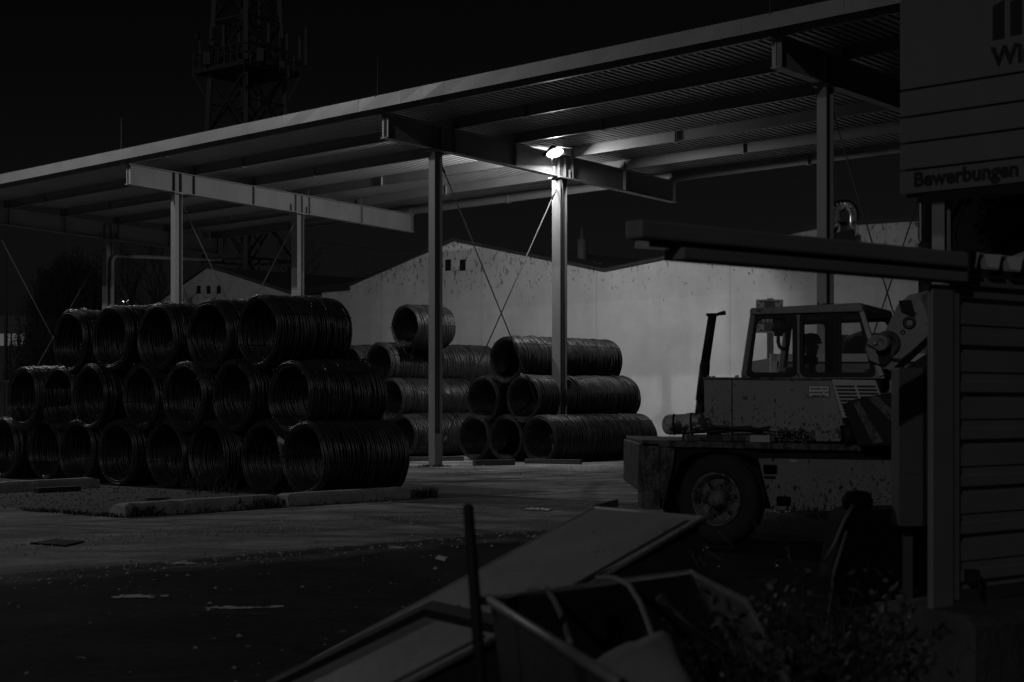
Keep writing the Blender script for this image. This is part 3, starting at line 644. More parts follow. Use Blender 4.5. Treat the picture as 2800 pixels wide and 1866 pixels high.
def splash(px0, px1, py0, py1, n, lb):
    c = gnd((px0 + px1) / 2, (py0 + py1) / 2); b = MB(); used = []
    for _ in range(int(n * 1.2)):
        p = gnd(rnd.gauss((px0 + px1) / 2, (px1 - px0) / 4.2), rnd.gauss((py0 + py1) / 2, (py1 - py0) / 3.6)); rx = rnd.uniform(.01, .07); ry = rnd.uniform(.015, .07); k = 9; zz = .004 + rnd.uniform(0, .004)
        vs = [p + Vector((math.cos(6.28 * i / k) * rx * rnd.uniform(.5, 1.2), math.sin(6.28 * i / k) * ry * rnd.uniform(.5, 1.2), zz)) for i in range(k)]; b.add(vs, [tuple(range(k))])
    tag(b.build('paint_splash', M['white'], None, origin=c), lb, 'stain', 'pale splashes on the yard')
splash(455, 530, 1538, 1545, 34, 'white splash on the joint between concrete and asphalt, left of the post')
splash(1060, 1106, 1496, 1503, 22, 'white splash on the joint nearest the dark post')
splash(565, 720, 1661, 1665, 30, 'thin white streak on the dark asphalt')
splash(300, 440, 1629, 1637, 24, 'broken white streak at the left of the dark asphalt')

def paper_tag(px, py, Y, lb):
    p = at(px, py, Y); b = MB(); u = Vector((.7, .3, -.5)).normalized() * .07; v = Vector((.2, -.2, .8)).normalized() * .045; n = u.cross(v).normalized() * .003
    b.prism([p - u - v, p + u - v * .7, p + u * .9 + v, p - u * .8 + v * .9], n); tag(b.build('paper_tag', M['white'], None, origin=p), lb, 'tag', 'paper tags on the coils')
paper_tag(1225, 1072, 45.2, 'white paper tag at the mouth of a coil right of the dark column')
paper_tag(1428, 1026, 42.9, 'white paper tag between the two front coils left of the lit column')
paper_tag(768, 1205, 26.2, 'crumpled pale tag wedged between the lowest front coils')

# ------------------------------------------------------------------ the mobile crane
CY = 17.7
def c2(zx, zy, Y=CY): return at(1680 + zx / 2.1775, 780 + zy / 2.1775, Y)
crane = thing('mobile_crane', c2(900, 1560), 'old weathered mobile crane with glazed cab standing before the white wall', 'crane')
DW = 2.4                                              # width of the carrier
# carrier: deck, side skirt, rear box
b = MB(); dk = [c2(160, 922), c2(1700, 962), c2(1700, 1000), c2(160, 962)]
x9 = Vector((3.2, 0, -.06)); dk[1] = dk[1] + x9; dk[2] = dk[2] + x9
b.prism(dk, (0, DW, 0)); deck = b.build('deck', M['dirty'], crane, .012)
b = MB(); b.prism([c2(165, 938), c2(272, 941), c2(272, 1340), c2(160, 1330), c2(160, 1250), c2(160, 1000)], (0, .5, 0)); b.build('outrigger_box', M['dirty'], crane, .01)
b = MB(); b.prism([c2(190, 965) + Vector((0, -.012, 0)), c2(262, 967) + Vector((0, -.012, 0)), c2(262, 1095) + Vector((0, -.012, 0)), c2(190, 1092) + Vector((0, -.012, 0))], (0, .02, 0)); b.build('inspection_cover', M['dirty'], crane)
b = MB(); b.prism([c2(282, 968), c2(362, 970), c2(345, 1100), c2(318, 1200), c2(285, 1340)], (0, .35, 0)); b.build('mud_plate', M['dirty'], crane)
b = MB(); e0, e1 = c2(160, 930), c2(160, 1330)        # rear bumper box across the full width
b.hexa([Vector((e0.x - .03, CY + .02, .62)), Vector((e0.x + .3, CY + .02, .5)), Vector((e0.x + .3, CY + DW, .5)), Vector((e0.x - .03, CY + DW, .62)),
        Vector((e0.x - .03, CY + .02, e0.z - .03)), Vector((e0.x + .3, CY + .02, e0.z - .03)), Vector((e0.x + .3, CY + DW, e0.z - .03)), Vector((e0.x - .03, CY + DW, e0.z - .03))])
b.build('rear_box', M['dirty'], crane, .012)
sk = [c2(858, 1032), c2(1690, 1052), c2(1690, 1350), c2(1560, 1348), c2(935, 1338)]
sk[1] = sk[1] + Vector((1.0, 0, 0)); sk[2] = sk[2] + Vector((1.0, 0, 0))
h1 = rounded([(885, 1068), (972, 1072), (972, 1128), (890, 1128)], 12); h2 = rounded([(965, 1258), (1052, 1260), (1055, 1318), (968, 1316)], 8)
b = MB(); b.plate([p for p in sk], [[c2(*q) for q in h1], [c2(*q) for q in h2]], (0, .05, 0)); side = b.build('side_skirt', M['beige2'], crane)
b = MB(); b.prism([c2(1045, 1040, CY - .012), c2(1086, 1041, CY - .012), c2(1086, 1056, CY - .012), c2(1045, 1055, CY - .012)], (0, .008, 0)); b.build('plate', M['louvre'], side)
b = MB(); b.prism([c2(892, 1136, CY - .02), c2(960, 1137, CY - .02), c2(956, 1152, CY - .02), c2(894, 1150, CY - .02)], (0, .03, 0)); b.build('step', M['black'], side)
b = MB(); x0, x1 = c2(300, 0).x, c2(1690, 0).x + 1.0
b.box(((x0 + x1) / 2, CY + 1.25, .86), (x1 - x0, 1.7, .5)); b.box(((x0 + x1) / 2, CY + 1.25, .56), (x1 - x0 - .6, .9, .4)); b.build('chassis_frame', M['black'], crane)
b = MB(); b.prism([c2(845, 1000, CY + .05), c2(1690, 1000, CY + .05), c2(1690, 1060, CY + .05), c2(845, 1060, CY + .05)], (0, .3, 0)); b.build('deck_rail', M['black'], crane)
b = MB(); b.prism([c2(360, 965, CY + .06), c2(870, 990, CY + .06), c2(870, 1045, CY + .06), c2(780, 1010, CY + .06), c2(620, 985, CY + .06), c2(470, 1000, CY + .06), c2(390, 1060, CY + .06), c2(340, 1180, CY + .06)], (0, .5, 0)); b.build('mudguard', M['black'], crane)
# wheels: front one is steered out
def wheel(c, yaw, rt=.515, lb=None):
    ax = Vector((-math.sin(yaw), -math.cos(yaw), 0)); o = Vector(c)
    b = MB(); pr = [(.30, .0), (.33, .02), (.40, .035), (.46, .02), (.495, -.01), (rt, -.05), (rt, -.11), (rt - .012, -.115), (rt - .012, -.135), (rt, -.14), (rt, -.2), (.495, -.25), (.46, -.28), (.33, -.27), (.30, -.25)]
    b.lathe(pr, o, ax, 48); wh = b.build('wheel', M['tyre'], crane)
    for k in range(36):
        pass
    b = MB(); b.lathe([(.30, 0), (.31, .018), (.285, .025), (.275, -.02), (.262, -.03), (.25, -.10), (.225, -.115), (.12, -.105), (.115, -.07), (.105, .0), (.07, .035), (.0, .04)], o, ax, 40)
    u = ax.orthogonal().normalized(); v = ax.cross(u)
    for k in range(8):
        a = 6.283 * k / 8; q = o + (u * math.cos(a) + v * math.sin(a)) * .165 - ax * .108; b.lathe([(.016, 0), (.016, .03), (0, .034)], q, ax, 6)
    b.build('rim', M['rimm'], wh)
    b = MB()
    for k in range(6):
        a = 6.283 * (k + .5) / 6; q = o + (u * math.cos(a) + v * math.sin(a)) * .20 - ax * .1105; b.lathe([(.028, 0), (.028, .003), (0, .003)], q, ax, 12)
    b.build('hand_hole', M['hole'], wh)
    return wh
wc = c2(609, 1281, CY + .02); wc.z = .517
wheel((wc.x, CY + .06, wc.z), R(34))
wheel((wc.x + .1, CY + DW - .1, wc.z), R(34) + math.pi)
for dy, ya in ((.05, 0), (DW - .05, math.pi)): wheel((c2(1690, 0).x + .42, CY + dy, .517), ya)
b = MB(); b.tube([(wc.x, CY + .3, .517), (wc.x, CY + DW - .3, .517)], .07, 10); b.tube([(c2(1690, 0).x + .42, CY + .3, .517), (c2(1690, 0).x + .42, CY + DW - .3, .517)], .07, 10); b.build('axle', M['black'], crane)
# slewing upper part, turned so that its nose comes towards the viewer
UA = R(25); UD = Vector((math.cos(UA), -math.sin(UA), 0)); UN = Vector((math.sin(UA), math.cos(UA), 0)); U0 = Vector((c2(1000, 0, 18.2).x, 18.2, 0)); UW = 1.7
def up(zx, zy, dn=0):                                 # a traced point on the near side of the upper part; dn pushes it inwards
    px = 1680 + zx / 2.1775; py = 780 + zy / 2.1775
    a, Y = ray(px, U0, UD); return U0 + UD * a + Vector((0, 0, H - (py - HY) / F * Y)) + UN * dn
b = MB(); b.prism([up(530, 556), up(1292, 562), up(1392, 934), up(560, 930), up(535, 850)], UN * UW); body = b.build('engine_housing', M['beige'], crane, .015)
b = MB(); b.prism([up(526, 548, -.02), up(1292, 554, -.02), up(1292, 566, -.02), up(526, 560, -.02)], UN * (UW + .04)); b.build('housing_edge', M['dirty'], body)
b = MB(); b.bar(up(700, 566, -.003), up(700, 930, -.003), .012, .01); b.build('panel_seam', M['black'], body)
b = MB()
for q in ((548, 552), (575, 552), (715, 548), (838, 548)): b.box(up(q[0], q[1], .1) + Vector((0, 0, .012)), (.04, .05, .025))
b.build('hinge', M['louvre'], body)
# louvre panel with two columns of slots
lo = [up(1294, 562, -.004), up(1555, 566, -.004), up(1600, 700, -.004), up(1600, 934, -.004), up(1396, 934, -.004)]
b = MB(); b.prism(lo, UN * UW); lv = b.build('louvre_panel', M['louvre'], crane)
b = MB()
for i in range(10):
    y = 601 + i * 21.3; sx = 1318 + i * 7.2
    for x0_, x1_ in ((sx, sx + 112), (sx + 128, sx + 240)):
        if i > 3 and x0_ > sx: continue
        p0, p1 = up(x0_, y, -.018), up(x1_, y + 1, -.018); b.bar(p0, p1, .02, .015)
b.build('louvre_slot', M['hole'], lv)
# notice on the housing
P0 = up(1158, 597, -.012); P1 = up(1281, 599, -.012); P2 = up(1281, 667, -.012); P3 = up(1158, 665, -.012)
b = MB(); b.prism([P0, P1, P2, P3], UN * .006); nb = b.build('notice_plate', M['ink'], body)
b = MB(); k = .006; b.prism([P0 + UD * k - Vector((0, 0, k)) - UN * .002, P1 - UD * k - Vector((0, 0, k)) - UN * .002, P2 - UD * k + Vector((0, 0, k)) - UN * .002, P3 + UD * k + Vector((0, 0, k)) - UN * .002], UN * .002); b.build('notice_face', M['asw'], nb)
wd = (P1 - P0).length
for i, tx in enumerate(('Verweilen unter', 'schwebender Last', 'VERBOTEN!')):
    text_obj('notice_lettering', tx, wd * .125, M['ink'], frame4(P0.lerp(P1, .5) - UN * .004 - Vector((0, 0, .045 + i * .041)), UD, (0, 0, 1)), nb, .001, .001, 'CENTER')
# cab
DN = 1.55
w1o = rounded([(822, 172), (1088, 160), (1090, 548), (776, 548)], 48, 7); w1i = rounded([(846, 204), (1060, 193), (1062, 520), (806, 520)], 34, 7)
w2o = rounded([(1103, 158), (1478, 145), (1562, 548), (1103, 548)], 48, 7); w2i = rounded([(1126, 190), (1452, 178), (1528, 520), (1126, 520)], 34, 7)
outer = [(758, 556), (818, 148), (1464, 115), (1600, 556)]
cab = None
for dn in (0, DN):
    b = MB(); b.plate([up(*q, dn) for q in outer], [[up(*q, dn) for q in w1o], [up(*q, dn) for q in w2o]], UN * .04)
    o = b.build('cab_side', M['beige'], crane)
    if cab is None: cab = o
    for wo, wi in ((w1o, w1i), (w2o, w2i)):
        b = MB(); b.plate([up(*q, dn - .012) for q in wo], [[up(*q, dn - .012) for q in wi]], UN * .065); fr_ = b.build('window_seal', M['rubber'], o)
        b = MB(); b.prism([up(*q, dn + .015) for q in wi], UN * .005); b.build('window_pane', M['glass'], fr_)
    if dn: continue
    b = MB(); b.prism([up(1306, 168, dn - .014), up(1322, 168, dn - .014), up(1322, 532, dn - .014), up(1306, 532, dn - .014)], UN * .05); b.build('sliding_window_bar', M['rubber'], o)
    b = MB(); b.prism([up(1322, 168, dn), up(1350, 168, dn), up(1350, 532, dn), up(1322, 532, dn)], UN * .03); b.build('sliding_window_frame', M['rubber'], o)
b = MB(); b.prism([up(812, 150, -.05), up(822, 138, -.05), up(1470, 106, -.05), up(1488, 150, -.05), up(1480, 158, -.05), up(815, 178, -.05)], UN * (DN + .14)); roof = b.build('cab_roof', M['beige'], crane, .02)
b = MB(); q = up(1162, 116, .4); b.tube([q, q + Vector((0, 0, .05))], [.014, .006], 6); q = up(1220, 112, .4); b.box(q + Vector((0, 0, .01)), (.12, .1, .03)); b.build('roof_stud', M['black'], roof)
def cross_frame(pa, pb, wdt, m, nm):                  # a cab end: two posts, a sill and a head
    b = MB(); a0, a1, c0, c1 = up(*pa), up(*pb), up(*pa, DN), up(*pb, DN)
    b.bar(a0, a1, wdt, .05); b.bar(c0, c1, wdt, .05); b.bar(a0, c0, .05, .06); b.bar(a1, c1, .05, .06); return b.build(nm, m, crane)
cross_frame((768, 540), (824, 165), .06, M['beige'], 'cab_rear_frame'); cross_frame((1592, 540), (1468, 135), .06, M['louvre'], 'cab_front_frame')
b = MB(); b.prism([up(770, 540, .05), up(1580, 540, .05), up(1580, 660, .05), up(770, 660, .05)], UN * (DN - .1)); b.build('cab_floor', M['black'], crane)
b = MB()                                              # lever bank
for (a, c) in (((1405, 335), (1470, 520)), ((1437, 368), (1482, 520)), ((1467, 402), (1500, 515)), ((1486, 350), (1512, 500))):
    p0, p1 = up(*a, .75), up(*c, .75); b.tube([p0, p1], .012, 6); b.lathe([(0, -.024), (.018, -.018), (.025, 0), (.018, .018), (0, .024)], p0, (0, 0, 1), 10)
b.box(up(1490, 530, .75), (.3, .2, .14)); b.build('control_lever', M['black'], crane)
b = MB()                                              # wiper motor / beacon bracket inside the rear window
pp = [up(1030, 382, -.03), up(985, 378, .1), up(965, 362, .12), up(958, 335, .12), up(960, 275, .12)]
b.tube(pp, .022, 8); b.lathe([(.03, -.05), (.09, 0), (.10, .03), (.085, .08), (.08, .14), (0, .15)], up(966, 268, .12), (0, 0, 1), 16); b.box(up(960, 292, .12), (.1, .04, .04)); b.build('beacon_bracket', M['black'], crane)
# exhaust, air tank, hoses, chain heap
b = MB(); ex = [up(478, 690, .25), up(500, 470, .25), up(545, 175, .25)]
b.tube(ex[:2], [.07, .062], 12); b.tube(ex[1:], [.055, .052], 12); b.lathe([(.06, 0), (.06, .03), (.055, .03)], ex[1], ex[1] - ex[0], 12); b.box(ex[2] + Vector((0, 0, .01)), (.14, .12, .03))
b.tube([ex[2] + Vector((.02, 0, .0)), up(585, 165, .25), up(622, 158, .25)], [.012, .02, .028], 8); b.tube([up(545, 598, .2), up(515, 600, .25)], .045, 10)
b.tube([up(478, 690, .25), up(468, 760, .25), up(500, 850, .25)], .06, 10); b.build('exhaust_stack', M['black'], crane)
b = MB(); ta = c2(308, 832, 18.3); tb = ta + Vector((.47, -.10, .02)); ax = (tb - ta).normalized(); Lt = (tb - ta).length
b.lathe([(0, -.05), (.06, -.042), (.10, -.015), (.118, .03), (.118, Lt - .03), (.10, Lt + .015), (.06, Lt + .04), (0, Lt + .05)], ta, ax, 28); tk = b.build('air_tank', M['tank'], crane)
b = MB()
for f in (.2, .62): b.lathe([(.121, -.012), (.124, -.012), (.124, .012), (.121, .012)], ta + ax * Lt * f, ax, 28, closed=True)
b.build('tank_band', M['black'], tk)
b = MB(); q = c2(462, 790, 18.35); b.lathe([(.05, -.12), (.05, 0), (.095, .0), (.10, .02), (.07, .05), (0, .06)], q, (0, 0, 1), 18); b.build('air_filter_cap', M['black'], crane)
b = MB()
for k in range(3):
    c = c2(690, 876, 18.0) + Vector((rnd.uniform(-.03, .03), rnd.uniform(-.05, .05), .012 + k * .02)); b.tube([c + Vector((math.cos(i * .3) * (.40 + .02 * k), math.sin(i * .3) * .25, .015 * math.sin(i * .9 + k))) for i in range(22)], .011, 6)
b.tube([c2(545, 872, 17.95), c2(640, 850, 17.9), c2(800, 842, 17.9), c2(900, 868, 17.9), c2(1000, 880, 17.85)], .012, 6); b.tube([c2(430, 880, 17.95), c2(540, 858, 17.9), c2(660, 878, 17.85)], .012, 6); o = b.build('coiled_hose', M['hose'], None, origin=c2(690, 890, 18.0)); tag(o, 'black hose lying in a flat coil on the crane deck', 'hose')
b = MB(); b.prism([c2(430, 892, CY + .05), c2(960, 896, CY + .05), c2(960, 935, CY + .05), c2(430, 928, CY + .05)], (0, .5, 0)); b.build('deck_tray', M['dirty'], crane, .008)
b = MB(); b.prism([c2(808, 893, CY + .03), c2(925, 895, CY + .03), c2(925, 936, CY + .03), c2(808, 934, CY + .03)], (0, .03, 0)); b.build('pale_panel', M['louvre'], crane)
def links(n, cx, w_, hmax, m, seed):
    q = random.Random(seed); b = MB()
    for _ in range(n):
        u = q.uniform(-1, 1); z = abs(q.gauss(0, .5)) * hmax * (1 - u * u * .8); c = c2(cx + u * w_, 938, 17.78 + q.uniform(0, .28)); c.z += .015 + min(z, hmax)
        e = Matrix.Rotation(q.uniform(0, 6.28), 3, 'Z') @ Matrix.Rotation(q.uniform(-1.2, 1.2), 3, 'X') @ Matrix.Rotation(q.uniform(0, 3), 3, 'Y')
        b.tube([c + e @ Vector((math.cos(6.283 * i / 10) * .02, math.sin(6.283 * i / 10) * .034, 0)) for i in range(11)], .0085, 5, cap=False)
    return b
o = links(210, 1040, 140, .13, M['chain'], 3).build('chain_heap', M['chain'], None, origin=c2(1040, 938, 17.9)); tag(o, 'heap of dark chain lying on the crane deck', 'chain')
o = links(26, 1118, 45, .11, M['chainl'], 9).build('chain_hook_links', M['chainl'], None, origin=c2(1118, 938, 17.75)); tag(o, 'few pale bright links on top of the chain heap', 'chain')
# boom foot: cheek plate with bosses, winch disc and hydraulic ram
bp = [(1606, 474), (1612, 395), (1660, 305), (1700, 180), (1745, 100), (1990, 100), (1990, 330), (1800, 470), (1740, 500), (1688, 520), (1650, 510)]
b = MB(); b.prism([up(1600, 480, -.10), up(1530, 450, -.10), up(1505, 380, -.10), up(1520, 325, -.10), up(1560, 296, -.10), up(1610, 300, -.10), up(1640, 360, -.10), up(1640, 470, -.10)], UN * .3); wn = b.build('winch_cheek', M['beige'], crane, .008)
bpp = [up(1575, 470, -.06), up(1548, 400, -.06), up(1585, 355, -.06), up(1606, 300, -.06), up(1690, 120, -.06), up(1760, 60, -.06), up(2000, 10, -.06), up(2000, 190, -.06), up(1775, 395, -.06), up(1655, 508, -.06), up(1640, 510, -.06)]
b = MB(); b.prism(bpp, UN * .5); boom = b.build('boom_foot', M['beige'], crane, .01)
b = MB(); tip = up(2000, 100, .19); b.bar(up(1850, 160, .19), tip + (tip - up(1850, 160, .19)) * 3.2, .42, .5, UN); b.build('boom_section', M['beige'], crane, .02)
def boss(zx, zy, r, l, m, nm, par, off=-.06):
    b = MB(); b.lathe([(r, 0), (r, l), (r * .86, l + .008), (r * .5, l + .008), (r * .45, l - .01), (0, l - .01)], up(zx, zy, off), -UN, 28); return b.build(nm, m, par)
boss(1632, 352, .15, .012, M['dirty'], 'flange', boom); hub = boss(1612, 350, .088, .2, M['beige'], 'winch_hub', boom); boss(1584, 350, .022, .24, M['louvre'], 'hub_bolt', boom)
boss(1763, 226, .075, .004, M['hole'], 'lightening_hole', boom); boss(1724, 283, .028, .004, M['hole'], 'small_hole', boom)
b = MB(); b.prism([up(1700, 95, -.09), up(1775, 90, -.09), up(1800, 190, -.09), up(1745, 175, -.09), up(1715, 160, -.09)], UN * .03); b.build('sheave_cover', M['black'], boom, .01)
b = MB(); b.prism([up(1576, 395, -.12), up(1650, 395, -.12), up(1660, 440, -.12), up(1620, 478, -.12), up(1590, 470, -.12)], UN * .2); b.build('winch_guard', M['rubber'], crane)
b = MB(); b.tube([up(1625, 405, -.12), up(1670, 440, -.12), up(1720, 445, -.12), up(1800, 390, -.12)], .012, 6); b.tube([up(1520, 355, -.13), up(1580, 385, -.13)], .008, 6); b.build('cable', M['hose'], crane)
b = MB(); b.prism([up(1690, 520, .0), up(1900, 380, .0), up(2000, 330, .0), up(2000, 600, 0), up(1690, 600, .0)], UN * .4); b.build('boom_mount', M['black'], crane)
b = MB(); b.bar(up(1596, 500, .5), up(1645, 650, .5), .05, .05); b.bar(up(1596, 590, .45), up(1780, 592, .45), .06, .3); b.box(up(1700, 620, .5), (.5, .3, .22)); b.build('front_bracket', M['louvre'], crane)
# striped bumper block leaning on the deck
sp = [up(1398, 712, -.35), up(1470, 680, -.35), up(1690, 640, -.35), up(1760, 700, -.35), up(1760, 955, -.35), up(1490, 955, -.35), up(1440, 830, -.35)]
b = MB(); b.prism(sp, UN * .28); bl = b.build('counterweight_block', M['black'], crane, .015)
b = MB()
for q4_ in (((1548, 672), (1606, 662), (1752, 800), (1752, 872)), ((1462, 700), (1496, 688), (1640, 930), (1580, 940))):
    b.prism([up(*q, -.358) for q in q4_], UN * .006)
b.build('warning_stripe', M['dirty'], bl)
b = MB(); b.box(up(1400, 802, -.06), (.11, .1, .05)); b.tube([up(1400, 830, -.1), up(1410, 900, -.1), up(1400, 950, -.1)], .09, 10); b.build('hook_stand', M['black'], crane)

# ------------------------------------------------------------------ the driver
def person():
    Y = 18.72; hx = at(2217, 0, Y).x; r_ = thing('person', (hx, Y, 1.2), 'person in dark cap and jacket sitting in the crane cab facing right', 'person')
    J = dict(pelvis=(hx - .05, Y, 1.52), waist=(hx - .07, Y, 1.68), chest=(hx - .06, Y, 1.90), neck0=(hx - .02, Y, 2.08), neck1=(hx + .0, Y, 2.165), head0=(hx + .01, Y, 2.24), head1=(hx - .005, Y, 2.33), head2=(hx - .005, Y, 2.395))
    rad = dict(pelvis=(.17, .15), waist=(.16, .13), chest=(.19, .14), neck0=(.085, .08), neck1=(.062, .062), head0=(.085, .072), head1=(.102, .082), head2=(.06, .055))
    ed = [('pelvis', 'waist'), ('waist', 'chest'), ('chest', 'neck0'), ('neck0', 'neck1'), ('neck1', 'head0'), ('head0', 'head1'), ('head1', 'head2')]
    def limb(names, pts, rs, root):
        pr = root
        for n_, p, q in zip(names, pts, rs): J[n_] = p; rad[n_] = (q, q); ed.append((pr, n_)); pr = n_
    for sg, sd_ in ((-1, 'near'), (1, 'far')):
        limb([sd_ + k for k in ('shoulder', 'elbow', 'wrist', 'palm')], [(hx - .05, Y + sg * .2, 1.99), (hx + .10, Y + sg * .25, 1.74), (hx + .36, Y + sg * .18, 1.80), (hx + .44, Y + sg * .17, 1.82)], (.075, .052, .034, .036), 'chest')
        for f in range(4):
            y = Y + sg * .17 + (f - 1.5) * .02
            limb([sd_ + 'finger%d%d' % (f, q) for q in range(3)], [(hx + .485, y, 1.832), (hx + .515, y, 1.818 - .003 * f), (hx + .515, y, 1.79)], (.0095, .009, .008), sd_ + 'palm')
        limb([sd_ + 'thumb%d' % q for q in range(2)], [(hx + .45, Y + sg * .13, 1.842), (hx + .49, Y + sg * .125, 1.835)], (.011, .009), sd_ + 'palm')
        limb([sd_ + k for k in ('hip', 'knee', 'ankle', 'toe')], [(hx + .0, Y + sg * .1, 1.50), (hx + .42, Y + sg * .13, 1.54), (hx + .46, Y + sg * .13, 1.26), (hx + .60, Y + sg * .13, 1.22)], (.1, .07, .048, .04), 'pelvis')
    ks = list(J); me = bpy.data.meshes.new('body'); o = bpy.data.objects.new('body', me); col.objects.link(o); off = Vector(r_.location)
    me.from_pydata([Vector(J[k]) - off for k in ks], [(ks.index(a), ks.index(c)) for a, c in ed], [])
    sk_ = o.modifiers.new('skin', 'SKIN'); o.modifiers.new('sub', 'SUBSURF').levels = 2
    for i, k in enumerate(ks): me.skin_vertices[0].data[i].radius = rad[k]
    me.skin_vertices[0].data[0].use_root = True
    dg = bpy.context.evaluated_depsgraph_get(); dg.update(); m2 = bpy.data.meshes.new_from_object(o.evaluated_get(dg)); bpy.data.objects.remove(o)
    bm = bmesh.new(); bm.from_mesh(m2)                # face: nose, brow, chin, ears pushed out of the head
    hc = Vector((hx, Y, 2.27)) - off
    for v in bm.verts:
        d = v.co - hc
        if d.z > -.10 and abs(d.x) < .2 and abs(d.y) < .12 and d.length < .17:
            if d.x > .03:
                v.co.x += .034 * math.exp(-((d.z + .005) / .018) ** 2 - (d.y / .022) ** 2) + .014 * math.exp(-((d.z + .085) / .022) ** 2 - (d.y / .03) ** 2) + .012 * math.exp(-((d.z + .045) / .012) ** 2 - (d.y / .03) ** 2)
                v.co.x -= .010 * math.exp(-((d.z - .03) / .014) ** 2) * min(1, abs(d.y) / .02)
            if abs(d.x + .01) < .022 and abs(d.z - .005) < .035: v.co.y += .018 * (1 if d.y > 0 else -1)
    bm.to_mesh(m2); bm.free()
    for p in m2.polygons: p.use_smooth = True
    m2.materials.append(M['cloth']); m2.materials.append(M['skin'])
    for p in m2.polygons:
        c = p.center + off
        if (c.z > 2.17 and c.x > hx + .0) or (c.x > hx + .37 and c.z > 1.76): p.material_index = 1
    o = bpy.data.objects.new('body', m2); col.objects.link(o); o.parent = r_
    for nm, ex_, ey_, ez_, dx in (('eye', .012, .012, .012, .085),):
        b = MB()
        for sg in (-1, 1): b.lathe([(0, -.011), (.008, -.007), (.011, 0), (.008, .007), (0, .011)], (hx + .082, Y + sg * .032, 2.292), (1, 0, 0), 10)
        b.build('eye', M['asw'], r_)
    b = MB(); pr = []                                 # cap with a short peak
    b.lathe([(.118, -.01), (.124, .02), (.12, .06), (.10, .095), (.06, .118), (0, .125)], (hx - .005, Y, 2.315), (-.05, 0, 1), 24)
    b.prism([(hx + .08, Y - .075, 2.33), (hx + .125, Y - .05, 2.318), (hx + .135, Y, 2.315), (hx + .125, Y + .05, 2.318), (hx + .08, Y + .075, 2.33)], (0, 0, .014)); b.build('cap', M['hair'], r_)
    b = MB(); b.lathe([(.10, 0), (.115, .03), (.10, .09), (.085, .10)], (hx - .03, Y, 2.07), (.15, 0, 1), 20); b.build('collar', M['cloth'], r_)
    b = MB(); b.box((hx - .08, Y, 1.40), (.44, .46, .1)); b.box((hx - .26, Y, 1.72), (.1, .44, .62), Matrix.Rotation(-.12, 3, 'Y')); b.box((hx - .08, Y, 1.28), (.2, .2, .16)); b.build('driver_seat', M['rubber'], crane, .03)
person()

# ------------------------------------------------------------------ shed at the right
WD = Vector((.777, .629, 0)).normalized(); WN = Vector((-WD.y, WD.x, 0))       # along the wall (away), and behind it
SH0 = Vector((2.33, 8.5, 0))
def sh(a, n, z): return SH0 + WD * a + WN * n + Vector((0, 0, z))
shed = thing('metal_shed', sh(0, 0, 0), 'grey corrugated metal shed on a concrete plinth at the right edge', 'shed')
def shb(b, a0, a1, n0, n1, z0, z1): b.hexa([sh(a0, n0, z0), sh(a1, n0, z0), sh(a1, n1, z0), sh(a0, n1, z0), sh(a0, n0, z1), sh(a1, n0, z1), sh(a1, n1, z1), sh(a0, n1, z1)])
b = MB(); shb(b, -.12, .07, -.02, .015, .50, 2.24); b.build('corner_post', M['shed'], shed, .006)
b = MB(); prof = []; z = .58                          # wall cladding with horizontal grooves
while z < 2.22:
    prof += [(z, 0), (z + .004, .030), (z + .036, .030), (z + .044, 0), (z + .10, 0), (z + .106, .012), (z + .15, .012), (z + .156, 0), (z + .26, 0)]; z += .2601
vs = []
for zz, n in prof: vs += [sh(.075, .012 + n, min(zz, 2.24)), sh(4.0, .012 + n, min(zz, 2.24))]
b.add(vs, [(2 * i, 2 * i + 1, 2 * i + 3, 2 * i + 2) for i in range(len(prof) - 1)]); shb(b, .075, 4.0, .065, .08, .55, 2.24); b.build('wall_cladding', M['shed'], shed)
b = MB(); shb(b, .08, .14, -.006, .0105, .53, 2.24); b.build('edge_strip', M['shed'], shed)
b = MB(); shb(b, .075, 4.0, .0, .06, .515, .575); b.build('base_rail', M['shedd'], shed)
b = MB(); shb(b, -2.32, .13, -.075, .03, 2.335, 2.420); b.build('gutter', M['shed'], shed, .012)
b = MB(); shb(b, -2.05, .13, -.072, .06, 2.258, 2.312); shb(b, .13, 4.0, -.02, .06, 2.245, 2.30); b.build('eaves_beam', M['shed'], shed, .006)
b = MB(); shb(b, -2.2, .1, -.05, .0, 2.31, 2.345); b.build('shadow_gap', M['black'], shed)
b = MB(); shb(b, .12, .19, -.085, .04, 2.30, 2.43); b.build('gutter_end', M['black'], shed, .01)
b = MB(); vs = []; a = .17; prof = []                 # roof sheet, rib ends showing along the eaves
while a < 4.0: prof += [(a, .0), (a + .028, .075), (a + .075, .075), (a + .103, .0), (a + .21, .0)]; a += .21
for a_, z_ in prof: vs += [sh(a_, -.09, 2.335 + z_), sh(a_, 2.6, 2.65 + z_)]
n_ = len(prof); vs += [v + Vector((0, 0, .012)) for v in vs]
f_ = []
for i in range(n_ - 1): f_ += [(2 * i, 2 * i + 2, 2 * i + 3, 2 * i + 1), (2 * n_ + 2 * i, 2 * n_ + 2 * i + 1, 2 * n_ + 2 * i + 3, 2 * n_ + 2 * i + 2), (2 * i, 2 * n_ + 2 * i, 2 * n_ + 2 * i + 2, 2 * i + 2)]
b.add(vs, f_); b.build('roof_sheet', M['pale'], shed)
b = MB()
for i in range(18):
    a = .17 + i * .21
    b.prism([sh(a + .004, -.06, 2.31), sh(a + .03, -.06, 2.405), sh(a + .073, -.06, 2.405), sh(a + .099, -.06, 2.31)], WN * .03)
b.build('foam_filler', M['black'], shed)
